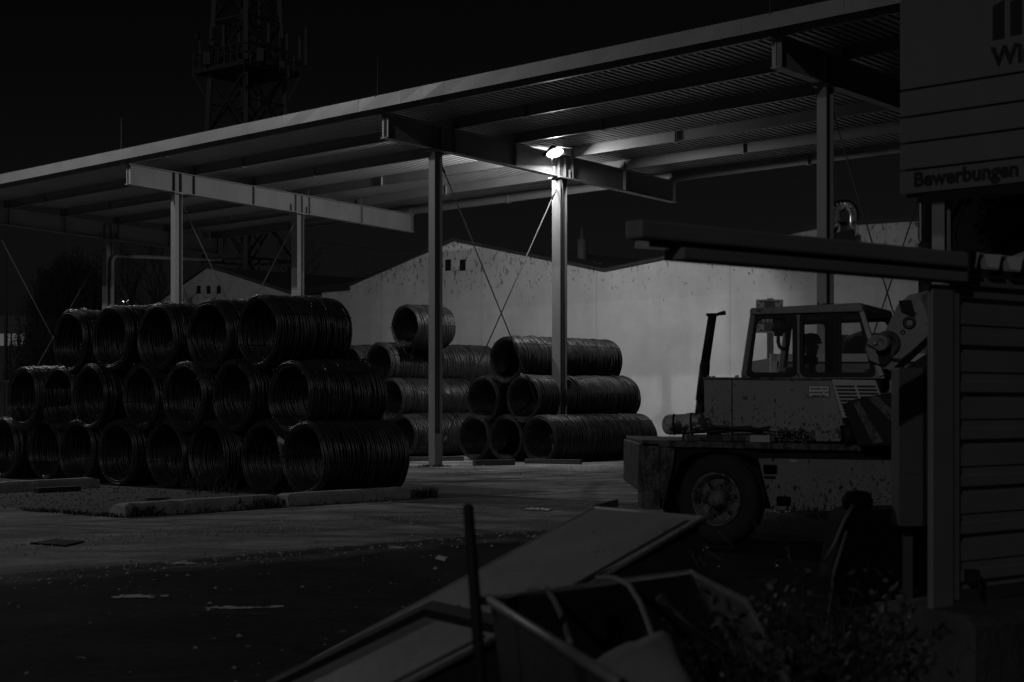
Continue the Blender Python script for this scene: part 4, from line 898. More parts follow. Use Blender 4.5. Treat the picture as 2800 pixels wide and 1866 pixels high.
b = MB(); b.box(sh(.22, -.03, .66), (.07, .07, .06)); b.tube([sh(.25, -.05, .64), sh(.26, -.06, .55), sh(.30, -.07, .47), sh(.33, -.33, .42), sh(.34, -.40, .34), sh(.35, -.42, .0)], .011, 6); b.build('cable_outlet', M['black'], shed)
b = MB(); nx = 24; vs = []                            # rough concrete plinth
for i in range(nx + 1):
    a = -.22 + 4.2 * i / nx; k = .012 * noise.noise(Vector((a * 3, 0, 2)))
    vs += [sh(a, -.36 + k, 0), sh(a, -.36 + k, .44 + k), sh(a, -.30, .49 + k * 1.5), sh(a, .3, .51 + k), sh(a, .32, 0)]
f_ = []
for i in range(nx):
    for k in range(4): q = i * 5 + k; f_.append((q, q + 5, q + 6, q + 1))
f_ += [(4, 3, 2, 1, 0), tuple(nx * 5 + k for k in range(5))]; b.add(vs, f_); b.build('plinth', M['concd'], shed)
# cabinet and old machine beside the shed
p0 = at(2456, 1440, 9.6); cab_ = thing('steel_cabinet', (p0.x + .1, 9.6, 0), 'narrow grey steel cabinet hung beside the shed post', 'cabinet')
b = MB(); b.box((p0.x + .075, 9.68, 1.335), (.15, .2, .97)); b.build('cabinet_body', M['shedd'], cab_, .006)
b = MB(); b.box((p0.x + .175, 9.70, 1.335), (.05, .2, .97)); b.build('cabinet_hinge_side', M['black'], cab_)
b = MB(); b.box((p0.x + .075, 9.578, 1.42), (.12, .004, .5)); b.build('cabinet_door', M['shedd'], cab_)
b = MB(); b.box((p0.x + .1, 9.78, .9), (.06, .04, 1.8)); b.build('support_leg', M['shedd'], cab_)
mx0 = at(2262, 0, 10.1).x; mc = thing('welding_generator', (mx0 + .3, 10.1, 0), 'black old generator with lever handles standing by the shed', 'machine')
b = MB(); b.prism([(mx0 + .04, 9.9, .28), (mx0, 9.9, .5), (mx0 + .06, 9.9, .88), (mx0 + .14, 9.9, .93), (mx0 + .72, 9.9, .93), (mx0 + .72, 9.9, .28)], (0, .5, 0)); b.build('machine_body', M['soot'], mc, .03)
b = MB(); b.lathe([(.05, 0), (.09, .03), (.10, .08), (.07, .13), (0, .14)], (mx0 + .17, 10.0, .91), (0, 0, 1), 18); b.build('filler_cap', M['soot'], mc)
b = MB(); b.tube([(mx0 + .12, 9.88, .96), (mx0 + .06, 9.87, .86), (mx0 + .0, 9.86, .72), (mx0 - .06, 9.86, .62)], .012, 6); b.tube([(mx0 + .08, 9.88, .80), (mx0 + .0, 9.87, .55), (mx0 - .05, 9.86, .2), (mx0 - .06, 9.86, .05)], .012, 6); b.build('lever_handle', M['shedd'], mc)
b = MB()
for x in (.1, .62):
    for y in (9.95, 10.35): b.box((mx0 + x, y, .14), (.05, .05, .29))
b.build('leg', M['black'], mc)
# sign board
SG0 = Vector((at(2461, 0, 10.0).x, 10.0, 0)); GDn = SD.copy(); GN = Vector((.7004, .7137, 0)).normalized()
def sg(a, z, n=0): return SG0 + GDn * a + GN * n + Vector((0, 0, z))
sign = thing('sign_board', sg(1.2, 0), 'tall grey company sign of stacked panels, lettering Wir and Bewerbungen', 'sign')
zs = [2.925, 3.265, 3.425, 3.60, 3.775, 3.955, 6.4]; zs = [2.925, 3.275, 3.66, 4.03, 4.41, 6.6]
zs = [H + (HY - 500 - y / 2.24 + 500) / F * 10.0 for y in (1200, 1050, 885, 725, 560)] + [6.4]
for i in range(5):
    b = MB(); b.hexa([sg(0, zs[i] + .006), sg(2.6, zs[i] + .006), sg(2.6, zs[i] + .006, .035), sg(0, zs[i] + .006, .035), sg(0, zs[i + 1] - .006), sg(2.6, zs[i + 1] - .006), sg(2.6, zs[i + 1] - .006, .035), sg(0, zs[i + 1] - .006, .035)])
    pn = b.build('sign_panel', M['signw'], sign, .004)
    if i == 0: lp = pn
    if i == 4: tp = pn
b = MB(); b.hexa([sg(.02, zs[0] - .04, .05), sg(2.58, zs[0] - .04, .05), sg(2.58, zs[0] - .04, .1), sg(.02, zs[0] - .04, .1), sg(.02, 6.38, .05), sg(2.58, 6.38, .05), sg(2.58, 6.38, .1), sg(.02, 6.38, .1)]); b.build('backing_frame', M['shedd'], sign)
b = MB(); b.hexa([sg(.12, zs[0] - .055, .01), sg(2.4, zs[0] - .055, .01), sg(2.4, zs[0] - .055, .06), sg(.12, zs[0] - .055, .06), sg(.12, zs[0] - .0, .01), sg(2.4, zs[0] - .0, .01), sg(2.4, zs[0] - .0, .06), sg(.12, zs[0] - .0, .06)]); b.build('bottom_rail', M['black'], sign)
for a in (1.25, 2.3):
    b = MB(); b.bar(sg(a, 0, .15), sg(a, 6.3, .15), .1); b.build('sign_post', M['shedd'], sign)
text_obj('lettering', 'Bewerbungen', .128, M['ink'], frame4(sg(.098, zs[0] + .048, -.004), GDn, (0, 0, 1)), lp, .0045, .002)
aW = ray(1800 + 2045 / 2.24, SG0, GDn); zW = H + (HY - 405 / 2.24) / F * aW[1]
text_obj('lettering', 'Wir', .158, M['ink'], frame4(sg(aW[0], zW, -.004), GDn, (0, 0, 1)), tp, .006, .002)
for x0 in (2050, 2158):                               # two slanted-top bars of the emblem
    q = [ray(1800 + x / 2.24, SG0, GDn) for x in (x0, x0 + 72)]
    hh = lambda r, y: H + (HY - y / 2.24) / F * r[1]
    yb, yt = (248, 40) if x0 < 2100 else (222, 12)
    b = MB(); b.prism([sg(q[0][0], hh(q[0], yb), -.006), sg(q[1][0], hh(q[1], yb - 14), -.006), sg(q[1][0], hh(q[1], yt - 40), -.006), sg(q[0][0], hh(q[0], yt), -.006)], GN * .004); b.build('emblem_bar', M['ink'], tp)

# ------------------------------------------------------------------ bins in the foreground
def bin_lid(name, O, lab, wv, lv, wdt, ln, dz, top):  # hopper with a sloped lid: O = upper left corner
    O = Vector(O); wv = Vector(wv).normalized(); lv = Vector(lv).normalized()
    P = lambda u, v, h=0: O + wv * u + lv * v + Vector((0, 0, -dz * v + h))
    r_ = thing(name, (O.x, O.y, 0), lab, 'bin', 'sloped lid bins in the foreground')
    b = MB(); zb_ = .12
    lo_ = lambda u, v: Vector((P(u, v).x, P(u, v).y, zb_))
    b.hexa([lo_(.01, .02), lo_(wdt + .06, -.14), lo_(wdt + .06, ln), lo_(.01, ln), P(.015, .015, -.03), P(wdt - .015, .015, -.03), P(wdt - .015, ln - .015, -.03), P(.015, ln - .015, -.03)])
    b.build('bin_body', M['skipd'], r_, .01)
    b = MB(); b.hexa([P(0, 0, -.025), P(wdt, 0, -.025), P(wdt, ln, -.025), P(0, ln, -.025), P(0, 0), P(wdt, 0), P(wdt, ln), P(0, ln)]); ld = b.build('lid', M['skip'], r_, .008)
    b = MB(); e = .045
    b.hexa([P(wdt - e - .028, .05, .001), P(wdt - e, .05, .001), P(wdt - e, ln - .05, .001), P(wdt - e - .028, ln - .05, .001), P(wdt - e - .028, .05, .004), P(wdt - e, .05, .004), P(wdt - e, ln - .05, .004), P(wdt - e - .028, ln - .05, .004)])
    b.build('lid_groove', M['hole'], ld)
    b = MB(); c = P(wdt * .74, ln * .60, .002); X = (P(1, 0) - P(0, 0)).normalized(); Yv = (P(0, 1) - P(0, 0)).normalized()
    for k in range(3): b.hexa([c + X * x + Yv * (y + k * .045) + Vector((0, 0, z)) for z in (0, .003) for x, y in ((0, 0), (.09, 0), (.09, .03), (0, .03))])
    b.build('worn_sticker', M['skipd'], ld)
    b = MB(); b.tube([P(-.005, 0, -.01), P(-.005, ln, -.01)], .014, 6); b.tube([P(0, -.01, -.01), P(wdt, -.01, -.01)], .014, 6); b.tube([P(wdt + .003, 0, -.01), P(wdt + .003, ln, -.01)], .016, 6); b.build('lid_edge', M['skip'], r_)
    b = MB(); b.prism([P(-.12, .12, -.06), P(-.03, -.03, .0), P(.06, -.12, -.0), P(.09, -.09, -.08)], (0, 0, -.12)); b.build('hinge_bracket', M['black'], r_)
    return r_
bin_lid('lidded_bin', (.441, 8.46, 1.04), 'grey steel bin with a long sloped lid in the middle foreground', (.57, -.82, 0), (-.82, -.57, 0), .875, 2.9, .39, 1)
lb2 = bin_lid('lidded_bin', (-.353, 6.66, .704), 'lower grey steel bin with sloped lid at the foot of the dark post', (.53, -.848, 0), (-.848, -.53, 0), .60, 1.8, .36, 1)
wv2 = Vector((.53, -.848, 0)).normalized(); lv2 = Vector((-.848, -.53, 0)).normalized(); O2 = Vector((-.353, 6.66, .704)); P2_ = lambda u, v, h: O2 + wv2 * u + lv2 * v + Vector((0, 0, -.36 * v + h))
b = MB(); b.hexa([P2_(-.06, -.05, .002), P2_(.62, -.05, .002), P2_(.62, .02, .002), P2_(-.06, .02, .002), P2_(-.06, -.05, .035), P2_(.62, -.05, .035), P2_(.62, .02, .035), P2_(-.06, .02, .035)])
b.hexa([P2_(-.06, .02, .002), P2_(.0, .02, .002), P2_(.0, 1.8, .002), P2_(-.06, 1.8, .002), P2_(-.06, .02, .035), P2_(.0, .02, .035), P2_(.0, 1.8, .035), P2_(-.06, 1.8, .035)]); b.build('lid_gasket', M['rubber'], lb2)
skip = thing('open_skip', (.4, 5.4, 0), 'open dark steel skip with straps hanging over its rim', 'skip')
q4 = [at(1339, 1642, 5.59), at(1886, 1568, 6.49), at(2047, 1650, 5.50), at(2040, 1900, 4.0)]; q4 = [Vector((p.x, p.y, .90)) for p in q4]; q4[3] = Vector((.288 + .66, 3.9, .42)); q5 = Vector((.288 - .02, 3.95, .9)); ring = [q4[0], q4[1], q4[2], q4[3], q5]
cen = sum(ring, Vector()) / 5
inn = [p + (cen - p).normalized() * .03 for p in ring]; low = [Vector((p.x, p.y, .15)) + (Vector((cen.x, cen.y, 0)) - Vector((p.x, p.y, 0))) * .18 for p in ring]
b = MB(); n5 = 5; vs = ring + inn + low + [p + (cen - p).normalized() * .03 + Vector((0, 0, .04)) for p in low]; f_ = []
for i in range(5):
    j = (i + 1) % 5; f_ += [(i, j, 10 + j, 10 + i), (5 + i, 15 + i, 15 + j, 5 + j), (i, 5 + i, 5 + j, j)]
f_ += [tuple(range(10, 15)), tuple(range(19, 14, -1))]; b.add(vs, f_); b.build('skip_body', M['skipd'], skip)
b = MB(); b.tube([ring[4], ring[0], ring[1], ring[2]], .017, 8); b.build('skip_rim', M['rim'], skip)
b = MB(); b.tube([ring[2], ring[3], ring[4]], .016, 8); b.build('dark_rim', M['black'], skip)
b = MB(); b.prism([ring[0] + Vector((-.05, .02, .012)), ring[0] + Vector((.0, .09, .012)), ring[0] + Vector((.10, .06, .012)), ring[0] + Vector((.06, -.03, .012))], (0, 0, -.03)); b.build('corner_lug', M['black'], skip)
def hang(px0, px1, lab):
    pa = at(px0[0], px0[1], px0[2]); pts = [pa + Vector((-.06, .12, -.0)), pa + Vector((0, 0, .015))]
    for (px, py, Y) in px1: pts.append(at(px, py, Y))
    b = MB()
    pp = []
    for i in range(len(pts) - 1):
        for k in range(5): pp.append(pts[i].lerp(pts[i + 1], k / 5))
    pp.append(pts[-1]); b.tube(pp, .0125, 6); o = b.build('hanging_strap', M['strap'], None, origin=pa); tag(o, lab, 'strap', 'straps over the skip rim')
hang((1490, 1620, 5.86), [(1515, 1640, 5.75), (1538, 1690, 5.6), (1560, 1760, 5.35)], 'thin strap hanging into the skip, nearer the dark post')
hang((1680, 1592, 6.15), [(1720, 1600, 6.0), (1752, 1650, 5.8), (1775, 1710, 5.6), (1790, 1755, 5.4)], 'broader strap arching over the skip rim, to the right of the other')
# stone / pale lump and a stick in the skip
b = MB(); bm = bmesh.new(); bmesh.ops.create_icosphere(bm, subdivisions=4, radius=1)
c = at(1762, 1885, 4.7)
for v in bm.verts:
    d = v.co; k = 1 + .10 * noise.noise(d * 1.5) + .03 * noise.noise(d * 6); v.co = Vector((max(-.75, min(.72, d.x)) * .19, d.y * .17, max(-.8, min(.8, d.z)) * .17)) * k
rt = Matrix.Rotation(R(-22), 3, 'Y')
b.add([c + rt @ v.co for v in bm.verts], [tuple(v.index for v in f.verts) for f in bm.faces], True); bm.free()
tag(b.build('stone_lump', M['stone'], None, origin=c), 'rounded pale grey lump lying in the open skip', 'stone')
b = MB(); a_, c_ = at(1808, 1640, 5.6), at(1985, 1780, 5.2); b.tube([a_, a_.lerp(c_, .5) + Vector((0, 0, -.01)), c_], [.010, .006, .006], 6); b.lathe([(0, -.02), (.018, -.012), (.02, .02), (.014, .05), (0, .055)], a_, c_ - a_, 10); tag(b.build('stick', M['bark'], None, origin=a_), 'thin stick with pale knob lying across the open skip', 'stick')
b = MB(); a_, c_ = at(1280, 1385, 4.9), at(1318, 1890, 4.9); b.tube([c_ + Vector((0, 0, -.62)), c_, a_, a_ + Vector((0, 0, .008))], [.019, .019, .017, .009], 14)
tag(b.build('steel_post', M['black'], None, origin=(c_.x, c_.y, 0)), 'thin dark leaning steel post in front of the bins', 'post')
# shrub in the lower right corner
def shrub(c, n, spread, hgt, lab, seed):
    q = random.Random(seed); r_ = thing('shrub', (c[0], c[1], 0), lab, 'shrub', 'shrubs in the foreground'); s_ = MB(); l_ = MB()
    for _ in range(n):
        a = q.uniform(0, 6.28); base = Vector((c[0] + q.uniform(-.3, .3) * spread, c[1] + q.uniform(-.3, .3), 0)); tip = base + Vector((math.cos(a) * spread * q.uniform(.3, 1), math.sin(a) * .5 * q.uniform(.2, 1), hgt * q.uniform(.55, 1.08)))
        mid = base.lerp(tip, .55) + Vector((0, 0, .12)); pts = []
        for i in range(9): u = i / 8; pts.append(base * (1 - u) ** 2 + mid * 2 * u * (1 - u) + tip * u * u)
        s_.tube(pts, [.007 - .0006 * i for i in range(9)], 5)
        for i in range(3, 9):
            for _k in range(4):
                p = pts[i] + Vector((q.uniform(-.05, .05), q.uniform(-.05, .05), q.uniform(-.03, .05))); d = Vector((q.uniform(-1, 1), q.uniform(-1, 1), q.uniform(-.6, 1))).normalized(); e = d.orthogonal().normalized() * q.uniform(.008, .016); L_ = q.uniform(.03, .065)
                l_.add([p, p + d * L_ * .5 + e, p + d * L_, p + d * L_ * .5 - e], [(0, 1, 2, 3)])
    s_.build('stem', M['bark'], r_); l_.build('foliage', M['leaf'] if seed % 2 else M['leafl'], r_)
shrub((.98, 5.7), 64, .45, .78, 'leafy dark shrub beside the open skip', 3)
shrub((1.30, 6.4), 40, .38, .80, 'paler leaved shrub before the black generator', 4)
shrub((.72, 4.6), 40, .42, .62, 'low dark shrub at the bottom edge against the stone lump', 5)
shrub((.93, 4.95), 60, .36, .92, 'dense dark shrub overgrowing the right rim of the open skip', 7)
b = MB()
for (p0, p1) in (((1965, 1455, 6.6), (2002, 1492, 6.6)), ((1887, 1505, 6.4), (1907, 1545, 6.4)), ((1936, 1508, 6.4), (1970, 1530, 6.4)), ((1912, 1525, 6.4), (1930, 1550, 6.4)), ((2110, 1405, 6.8), (2132, 1440, 6.8)), ((2152, 1495, 6.8), (2162, 1540, 6.8)), ((2062, 1425, 6.8), (2072, 1455, 6.8))):
    a_, c_ = at(*p0), at(*p1); b.bar(a_, c_, .012, .004); pass
r_ = thing('tall_grass', (.95, 6.5, 0), 'few tall grass blades with pale tips behind the skip', 'grass clump'); b.build('blade', M['leafl'], r_)

# ------------------------------------------------------------------ what stands behind the yard
WT = 13.0
def wl(px, py, t=WT): s = s_at(px, t); p = st(s, t); return s, H - (py - HY) / F * p.y
house = thing('warehouse', st(-6, WT), 'white plastered warehouse with two low gables and small square openings', 'warehouse')
top = [wl(880, 796), wl(956, 793), wl(958, 782), wl(1246, 657), wl(1658, 741), wl(2262, 618), wl(2640, 594)]
so = []
for px in (1224, 1264):
    y0, y1 = 710, 741; w2 = 9
    so.append([(s_at(px - w2, WT), wl(px, y1)[1]), (s_at(px + w2, WT), wl(px, y1)[1]), (s_at(px + w2, WT), wl(px, y0)[1]), (s_at(px - w2, WT), wl(px, y0)[1])])
outl = [(top[0][0], 0), (top[-1][0], 0)] + [top[i] for i in range(len(top) - 1, -1, -1)]
b = MB(); b.plate([st(s, WT, z) for s, z in outl], [[st(s, WT, z) for s, z in h] for h in so], TD * .3); wall = b.build('wall', M['wall'], house, origin=None)
b = MB()
for h in so: b.hexa([st(s, WT + .035, z) for s, z in h] + [st(s, WT + .26, z) for s, z in h])
b.build('window_opening', M['hole'], wall)
b = MB()
for i in range(2, len(top) - 1): b.bar(st(top[i][0], WT + .12, top[i][1] + .03), st(top[i + 1][0], WT + .12, top[i + 1][1] + .03), .55, .09)
b.build('roof_edge', M['darkroof'], house)
b = MB(); k = TD * 22
for i in range(2, len(top) - 1):
    a_, c_ = st(top[i][0], WT + .35, top[i][1] - .02), st(top[i + 1][0], WT + .35, top[i + 1][1] - .02); b.add([a_, c_, c_ + k, a_ + k, a_ - Vector((0, 0, .08)), c_ - Vector((0, 0, .08)), c_ + k - Vector((0, 0, .08)), a_ + k - Vector((0, 0, .08))], [(0, 1, 2, 3), (4, 7, 6, 5), (0, 4, 5, 1), (1, 5, 6, 2), (2, 6, 7, 3), (3, 7, 4, 0)])
b.build('roof', M['darkroof'], house)
b = MB(); a_ = st(top[0][0] - 1.5, WT + .3, top[1][1] + .12); c_ = st(top[2][0], WT + .3, top[1][1] + .12); b.bar(a_, c_, .8, .28); b.build('low_parapet', M['darkroof'], house)
b = MB(); q = st(s_at(1592, WT + 4), WT + 4, 5.7); b.tube([q, q + Vector((0, 0, 1.6)), q + Vector((0, 0, 2.1)), q + Vector((0, 0, 2.12)), q + Vector((0, 0, 2.6))], [.22, .2, .2, .1, .05], 10); b.build('chimney', M['darkroof'], house)
b = MB(); q = st(s_at(1625, WT + 3), WT + 3, 6.2); b.box(q + Vector((0, 0, .35)), (.5, .4, .35)); b.bar(q, q + Vector((0, 0, .6)), .06); b.build('roof_lamp', M['darkroof'], house)
# bright duct bend on its roof
duct = thing('ventilation_duct', st(s_at(2305, 16), 16, 6.8), 'shiny segmented ventilation duct bent like a hook above the white wall', 'duct')
p0 = at(2281, 612, 46.5); p1 = at(2333, 610, 46.5); cc = (p0 + p1) / 2; hr = (p1 - p0).length / 2; b = MB(); pr = [p0 + Vector((-.12, 0, -.25)), p0 + Vector((0, 0, .02))]
for i in range(11):
    a = math.pi - math.pi * i / 10; pr.append(cc + Vector((math.cos(a) * hr, 0, .22 + math.sin(a) * hr * 1.15)))
pr += [p1 + Vector((0, 0, .0)), p1 + Vector((.02, 0, -.4))]
b.tube(pr, .17, 20, smooth=True); b.build('duct_bend', M['bare'], duct)
b = MB()
for i in range(1, len(pr) - 1): d = (pr[i + 1] - pr[i - 1]).normalized(); b.lathe([(.172, -.012), (.182, -.012), (.182, .012), (.172, .012)], pr[i], d, 20, closed=True)
b.build('seam_ring', M['bare'], duct)
b = MB(); b.bar(cc + Vector((-.1, .0, -1.2)), cc + Vector((-.1, 0, -.3)), .6); b.build('duct_base', M['shedd'], duct)
# pale building at the right, with strut and climbing plant
fb = thing('pale_building', at(2511, 1104, 40), 'pale building with dark vertical strips behind the sign', 'building')
FY = 40.0; fx = lambda px: at(px, 0, FY).x; fz = lambda py: H - (py - HY) / F * FY
b = MB(); b.hexa([(fx(2511), FY, 0), (fx(3500), FY, 0), (fx(3500), FY + 5.5, 0), (fx(2511) * (FY + 5.5) / FY + .3, FY + 5.5, 0), (fx(2511), FY, 12), (fx(3500), FY, 12), (fx(3500), FY + 5.5, 12), (fx(2511) * (FY + 5.5) / FY + .3, FY + 5.5, 12)]); b.build('wall', M['facade'], fb)
b = MB()
for x0, x1 in ((2567, 2580), (2600, 2605)): b.hexa([(fx(x0), FY - .01, fz(665)), (fx(x1), FY - .01, fz(665)), (fx(x1), FY + .1, fz(665)), (fx(x0), FY + .1, fz(665)), (fx(x0), FY - .01, 9.5), (fx(x1), FY - .01, 9.5), (fx(x1), FY + .1, 9.5), (fx(x0), FY + .1, 9.5)])
b.build('window_strip', M['strip'], fb)
b = MB(); b.box((fx(2520), FY - .1, fz(500)), (.12, .2, 3.0)); b.box((fx(2522), FY - .15, fz(668)), (.3, .4, .06)); b.box((fx(2515), FY - .15, fz(674)), (.24, .3, .06)); b.build('downpipe_box', M['facade'], fb)
hs = thing('hoist_strut', (fx(2600), FY - 1.2, 0), 'dark slanted hoist strut with pulley in front of the pale building', 'hoist')
Y_ = FY - 1.2; b = MB(); b.tube([at(2545, 700, Y_), at(2640, 535, Y_)], .05, 6); b.tube([at(2555, 660, Y_), at(2632, 540, Y_)], .03, 6); b.tube([at(2578, 690, Y_), at(2612, 630, Y_), at(2648, 545, Y_)], .016, 5); b.tube([at(2612, 630, Y_), at(2618, 720, Y_)], .02, 5); b.tube([at(2545, 700, Y_), at(2500, 1000, Y_), Vector((fx(2490), Y_, 0))], .06, 6); b.build('strut', M['black'], hs)
b = MB(); b.lathe([(0, -.03), (.12, -.03), (.10, 0), (.12, .03), (0, .03)], at(2645, 550, Y_), (0, 1, 0), 18); b.build('pulley', M['black'], hs)
b = MB(); b.tube([at(2586, 618, Y_ - .1), at(2560, 613, Y_ - .1), at(2557, 616, Y_ - .1), at(2572, 624, Y_ - .1), at(2586, 626, Y_ - .1)], .014, 6); b.build('hook_loop', M['bare'], hs)
iv = thing('climbing_plant', (fx(2760), FY - .3, 0), 'dark climbing plant covering the right of the pale building', 'climbing plant')
b = MB(); s_ = MB()
for _ in range(5200):
    z = rnd.uniform(3.0, 10.5); e = fx(2702 + (fz(560) - z) * 24 + 14 * noise.noise(Vector((z * 2.2, 0, 0)))); x = e + abs(rnd.gauss(0, 1.3)) if rnd.random() < .93 else e - abs(rnd.gauss(0, .22))
    y = FY - .05 - rnd.random() * .5 * min(1, max(.05, (x - e) * 2)); p = Vector((x, y, z)); k = rnd.uniform(.04, .09); a = rnd.uniform(0, 6.28); d = Vector((math.cos(a), rnd.uniform(-.6, .2), math.sin(a))) * k; q = Vector((-math.sin(a), rnd.uniform(-.4, .4), math.cos(a))) * k * .6
    b.add([p - d, p + q, p + d, p - q], [(0, 1, 2, 3)])
for _ in range(40):
    z = rnd.uniform(4, 8); e = fx(2702 + (fz(560) - z) * 24); p = Vector((e + .3, FY - .04, z)); pts = [p]
    for k in range(4): p = p + Vector((-rnd.uniform(.05, .2), 0, rnd.uniform(-.12, .12))); pts.append(p)
    s_.tube(pts, .008, 4)
for k in range(9): s_.tube([(fx(2740) + k * .25, FY - .06, 0), (fx(2735) + k * .27, FY - .08, 3), (fx(2720) + k * .3, FY - .08, 10)], .05, 5)
b.build('foliage', M['ivy'], iv); s_.build('stem', M['bark'], iv)
# small gabled house far left
GT = 30.0
def gl(px, py): s = s_at(px, GT); return s, H - (py - HY) / F * st(s, GT).y
gh = thing('gabled_house', st(s_at(575, GT), GT), 'small pale gabled house with three dark windows behind the coils', 'house')
top2 = [gl(400, 848), gl(568, 730), gl(612, 741), gl(900, 835)]
ho = []
for px in (543, 570, 598): ho.append([(s_at(px - 6, GT), gl(px, 804)[1]), (s_at(px + 6, GT), gl(px, 804)[1]), (s_at(px + 6, GT), gl(px, 782)[1]), (s_at(px - 6, GT), gl(px, 782)[1])])
b = MB(); b.plate([st(s, GT, z) for s, z in [(top2[0][0], 0), (top2[-1][0], 0)] + top2[::-1]], [[st(s, GT, z) for s, z in h] for h in ho], TD * .3); gw = b.build('wall', M['wall2'], gh)
b = MB()
for h in ho: b.hexa([st(s, GT + .035, z) for s, z in h] + [st(s, GT + .25, z) for s, z in h])
b.build('window', M['hole'], gw)
b = MB()
for i in range(3): b.bar(st(top2[i][0], GT + .1, top2[i][1] + .06), st(top2[i + 1][0], GT + .1, top2[i + 1][1] + .06), .6, .16)
for i in range(3):
    a_, c_ = st(top2[i][0], GT + .3, top2[i][1]), st(top2[i + 1][0], GT + .3, top2[i + 1][1]); b.prism([a_, c_, c_ - Vector((0, 0, .1)), a_ - Vector((0, 0, .1))], TD * 12)
b.build('roof', M['darkroof'], gh)
# dark low roof between house and warehouse
lr = thing('low_annex', st(s_at(820, 19), 19), 'dark low annex roof between the gabled house and the warehouse', 'annex'); b = MB()
b.prism([st(s_at(x, 19), 19, H - (y - HY) / F * st(s_at(x, 19), 19).y) for x, y in ((800, 1104), (800, 800), (850, 803), (905, 800), (958, 780), (958, 1104))], TD * 6); b.build('annex_body', M['darkroof'], lr)
# lattice telecom tower
TY = 115.0; tx = at(675.5, 0, TY).x; tw = thing('lattice_tower', (tx, TY, 0), 'dark lattice telecom tower with antenna platform against the night sky', 'tower')
def tc(k, z):
    hd = (149 - .0555 * (z - 1.6) / TY * F) / F * TY; a = R(8) + k * math.pi / 2; return Vector((tx + math.cos(a) * hd, TY + math.sin(a) * hd, z))
for k in range(4):
    b = MB(); b.bar(tc(k, 0), tc(k, 40), .34); b.build('tower_leg', M['tower'], tw)
lev = [0, 6.5, 12, 17, 21.3, 25.6, 29.5, 33, 36.5, 40]
b = MB()
for i in range(len(lev) - 1):
    z0, z1 = lev[i], lev[i + 1]; zm = (z0 + z1) / 2
    for k in range(4):
        b.bar(tc(k, z0), tc(k + 1, z1), .13 if i < 6 else .10); b.bar(tc(k + 1, z0), tc(k, z1), .13 if i < 6 else .10); b.bar(tc(k, z1), tc(k + 1, z1), .14)
        m_ = (tc(k, zm) + tc(k + 1, zm)) / 2; b.bar(tc(k, zm), m_, .09); b.bar(tc(k + 1, zm), m_, .09); b.bar(tc(k, zm), tc(k, z0).lerp(tc(k + 1, z1), .25), .08)
        mz = (tc(k, z1) + tc(k + 1, z1)) / 2; mz2 = (tc(k + 1, z1) + tc(k + 2, z1)) / 2; b.bar(mz, mz2, .08)
b.build('tower_bracing', M['tower'], tw)
b = MB(); b.bar((tx - .35, TY, 0), (tx - .35, TY, 40), .5, .12); b.bar((tx + .9, TY - .2, 0), (tx + .9, TY - .2, 40), .14); b.build('cable_ladder', M['tower'], tw)
pz = 25.6; hp = 3.9; pc = [Vector((tx + math.cos(R(6) + k * math.pi / 2) * hp, TY + math.sin(R(6) + k * math.pi / 2) * hp, pz)) for k in range(4)]
b = MB(); b.prism(pc, (0, 0, .35)); b.build('platform', M['tower'], tw)
b = MB()
for k in range(4):
    a_, c_ = pc[k], pc[(k + 1) % 4]
    for h in (.9, 1.5): b.bar(a_ + Vector((0, 0, h)), c_ + Vector((0, 0, h)), .07)
    for i in range(8): q = a_.lerp(c_, i / 8); b.bar(q, q + Vector((0, 0, 1.5)), .06)
    b.bar(a_, tc(k, 23.6), .1); b.bar(a_.lerp(c_, .3) + Vector((0, 0, .4)), a_.lerp(c_, .3) + Vector((0, 0, 1.3)), .9, .5)
b.build('platform_railing', M['tower'], tw)
for (px, y0, y1, wd_) in ((837, 78, 180, .32), (820, 102, 165, .3), (786, 94, 140, .42), (578, 75, 110, .5), (612, 70, 130, .5), (735, 66, 120, .36), (655, 70, 130, .4)):
    b = MB(); a_, c_ = at(px, y1, TY - 1.5), at(px, y0, TY - 1.5); b.bar(a_, c_, wd_, .2); b.build('antenna_panel', M['tower'], tw)
b = MB(); b.lathe([(0, 0), (.3, .05), (.35, .2)], at(545, 100, TY - 2), (-1, -.4, .2), 14); b.bar(at(545, 100, TY - 2), at(548, 150, TY - 2), .1); b.lathe([(.14, 0), (.14, .9), (0, .95)], at(790, 213, TY - 2), (0, 0, 1), 8); b.bar(at(780, 214, TY - 2), at(792, 214, TY - 2), .08); b.build('dish_antenna', M['tower'], tw)
# trees
def bare_tree(base, hgt, seed, lab, spread=.5, r0=.09, depth=5):
    q = random.Random(seed); r_ = thing('bare_tree', base, lab, 'tree', 'bare trees behind the yard'); tr = MB(); cr = MB()
    def grow(p, d, L_, r, k):
        n = 4; pts = [p]
        for i in range(n):
            d = (d + Vector((q.uniform(-.16, .16), q.uniform(-.16, .16), q.uniform(-.03, .12)))).normalized(); pts.append(pts[-1] + d * L_ / n)
        (tr if k == 0 else cr).tube(pts, [r * (1 - .5 * i / n) for i in range(n + 1)], 5, cap=False)
        if k < depth:
            for i in range(q.randint(3, 4) if k else 7):
                u = q.uniform(.3, 1) ; j = min(n - 1, int(u * n)); pp = pts[j].lerp(pts[j + 1], u * n - j); a = q.uniform(0, 6.28)
                dd = (d * .75 + Vector((math.cos(a), math.sin(a), q.uniform(.0, .6))) * spread).normalized(); grow(pp, dd, L_ * q.uniform(.5, .72), r * .5, k + 1)
    grow(Vector(base), Vector((0, 0, 1)), hgt * .55, r0, 0); tr.build('trunk', M['bark'], r_); cr.build('crown', M['bark'], r_)
def gp(px, Y): p = at(px, 0, Y); return (p.x, Y, 0)
bare_tree(gp(405, 92), 11.5, 11, 'bare tree with thin upright twigs between the two left columns', .55, .20)
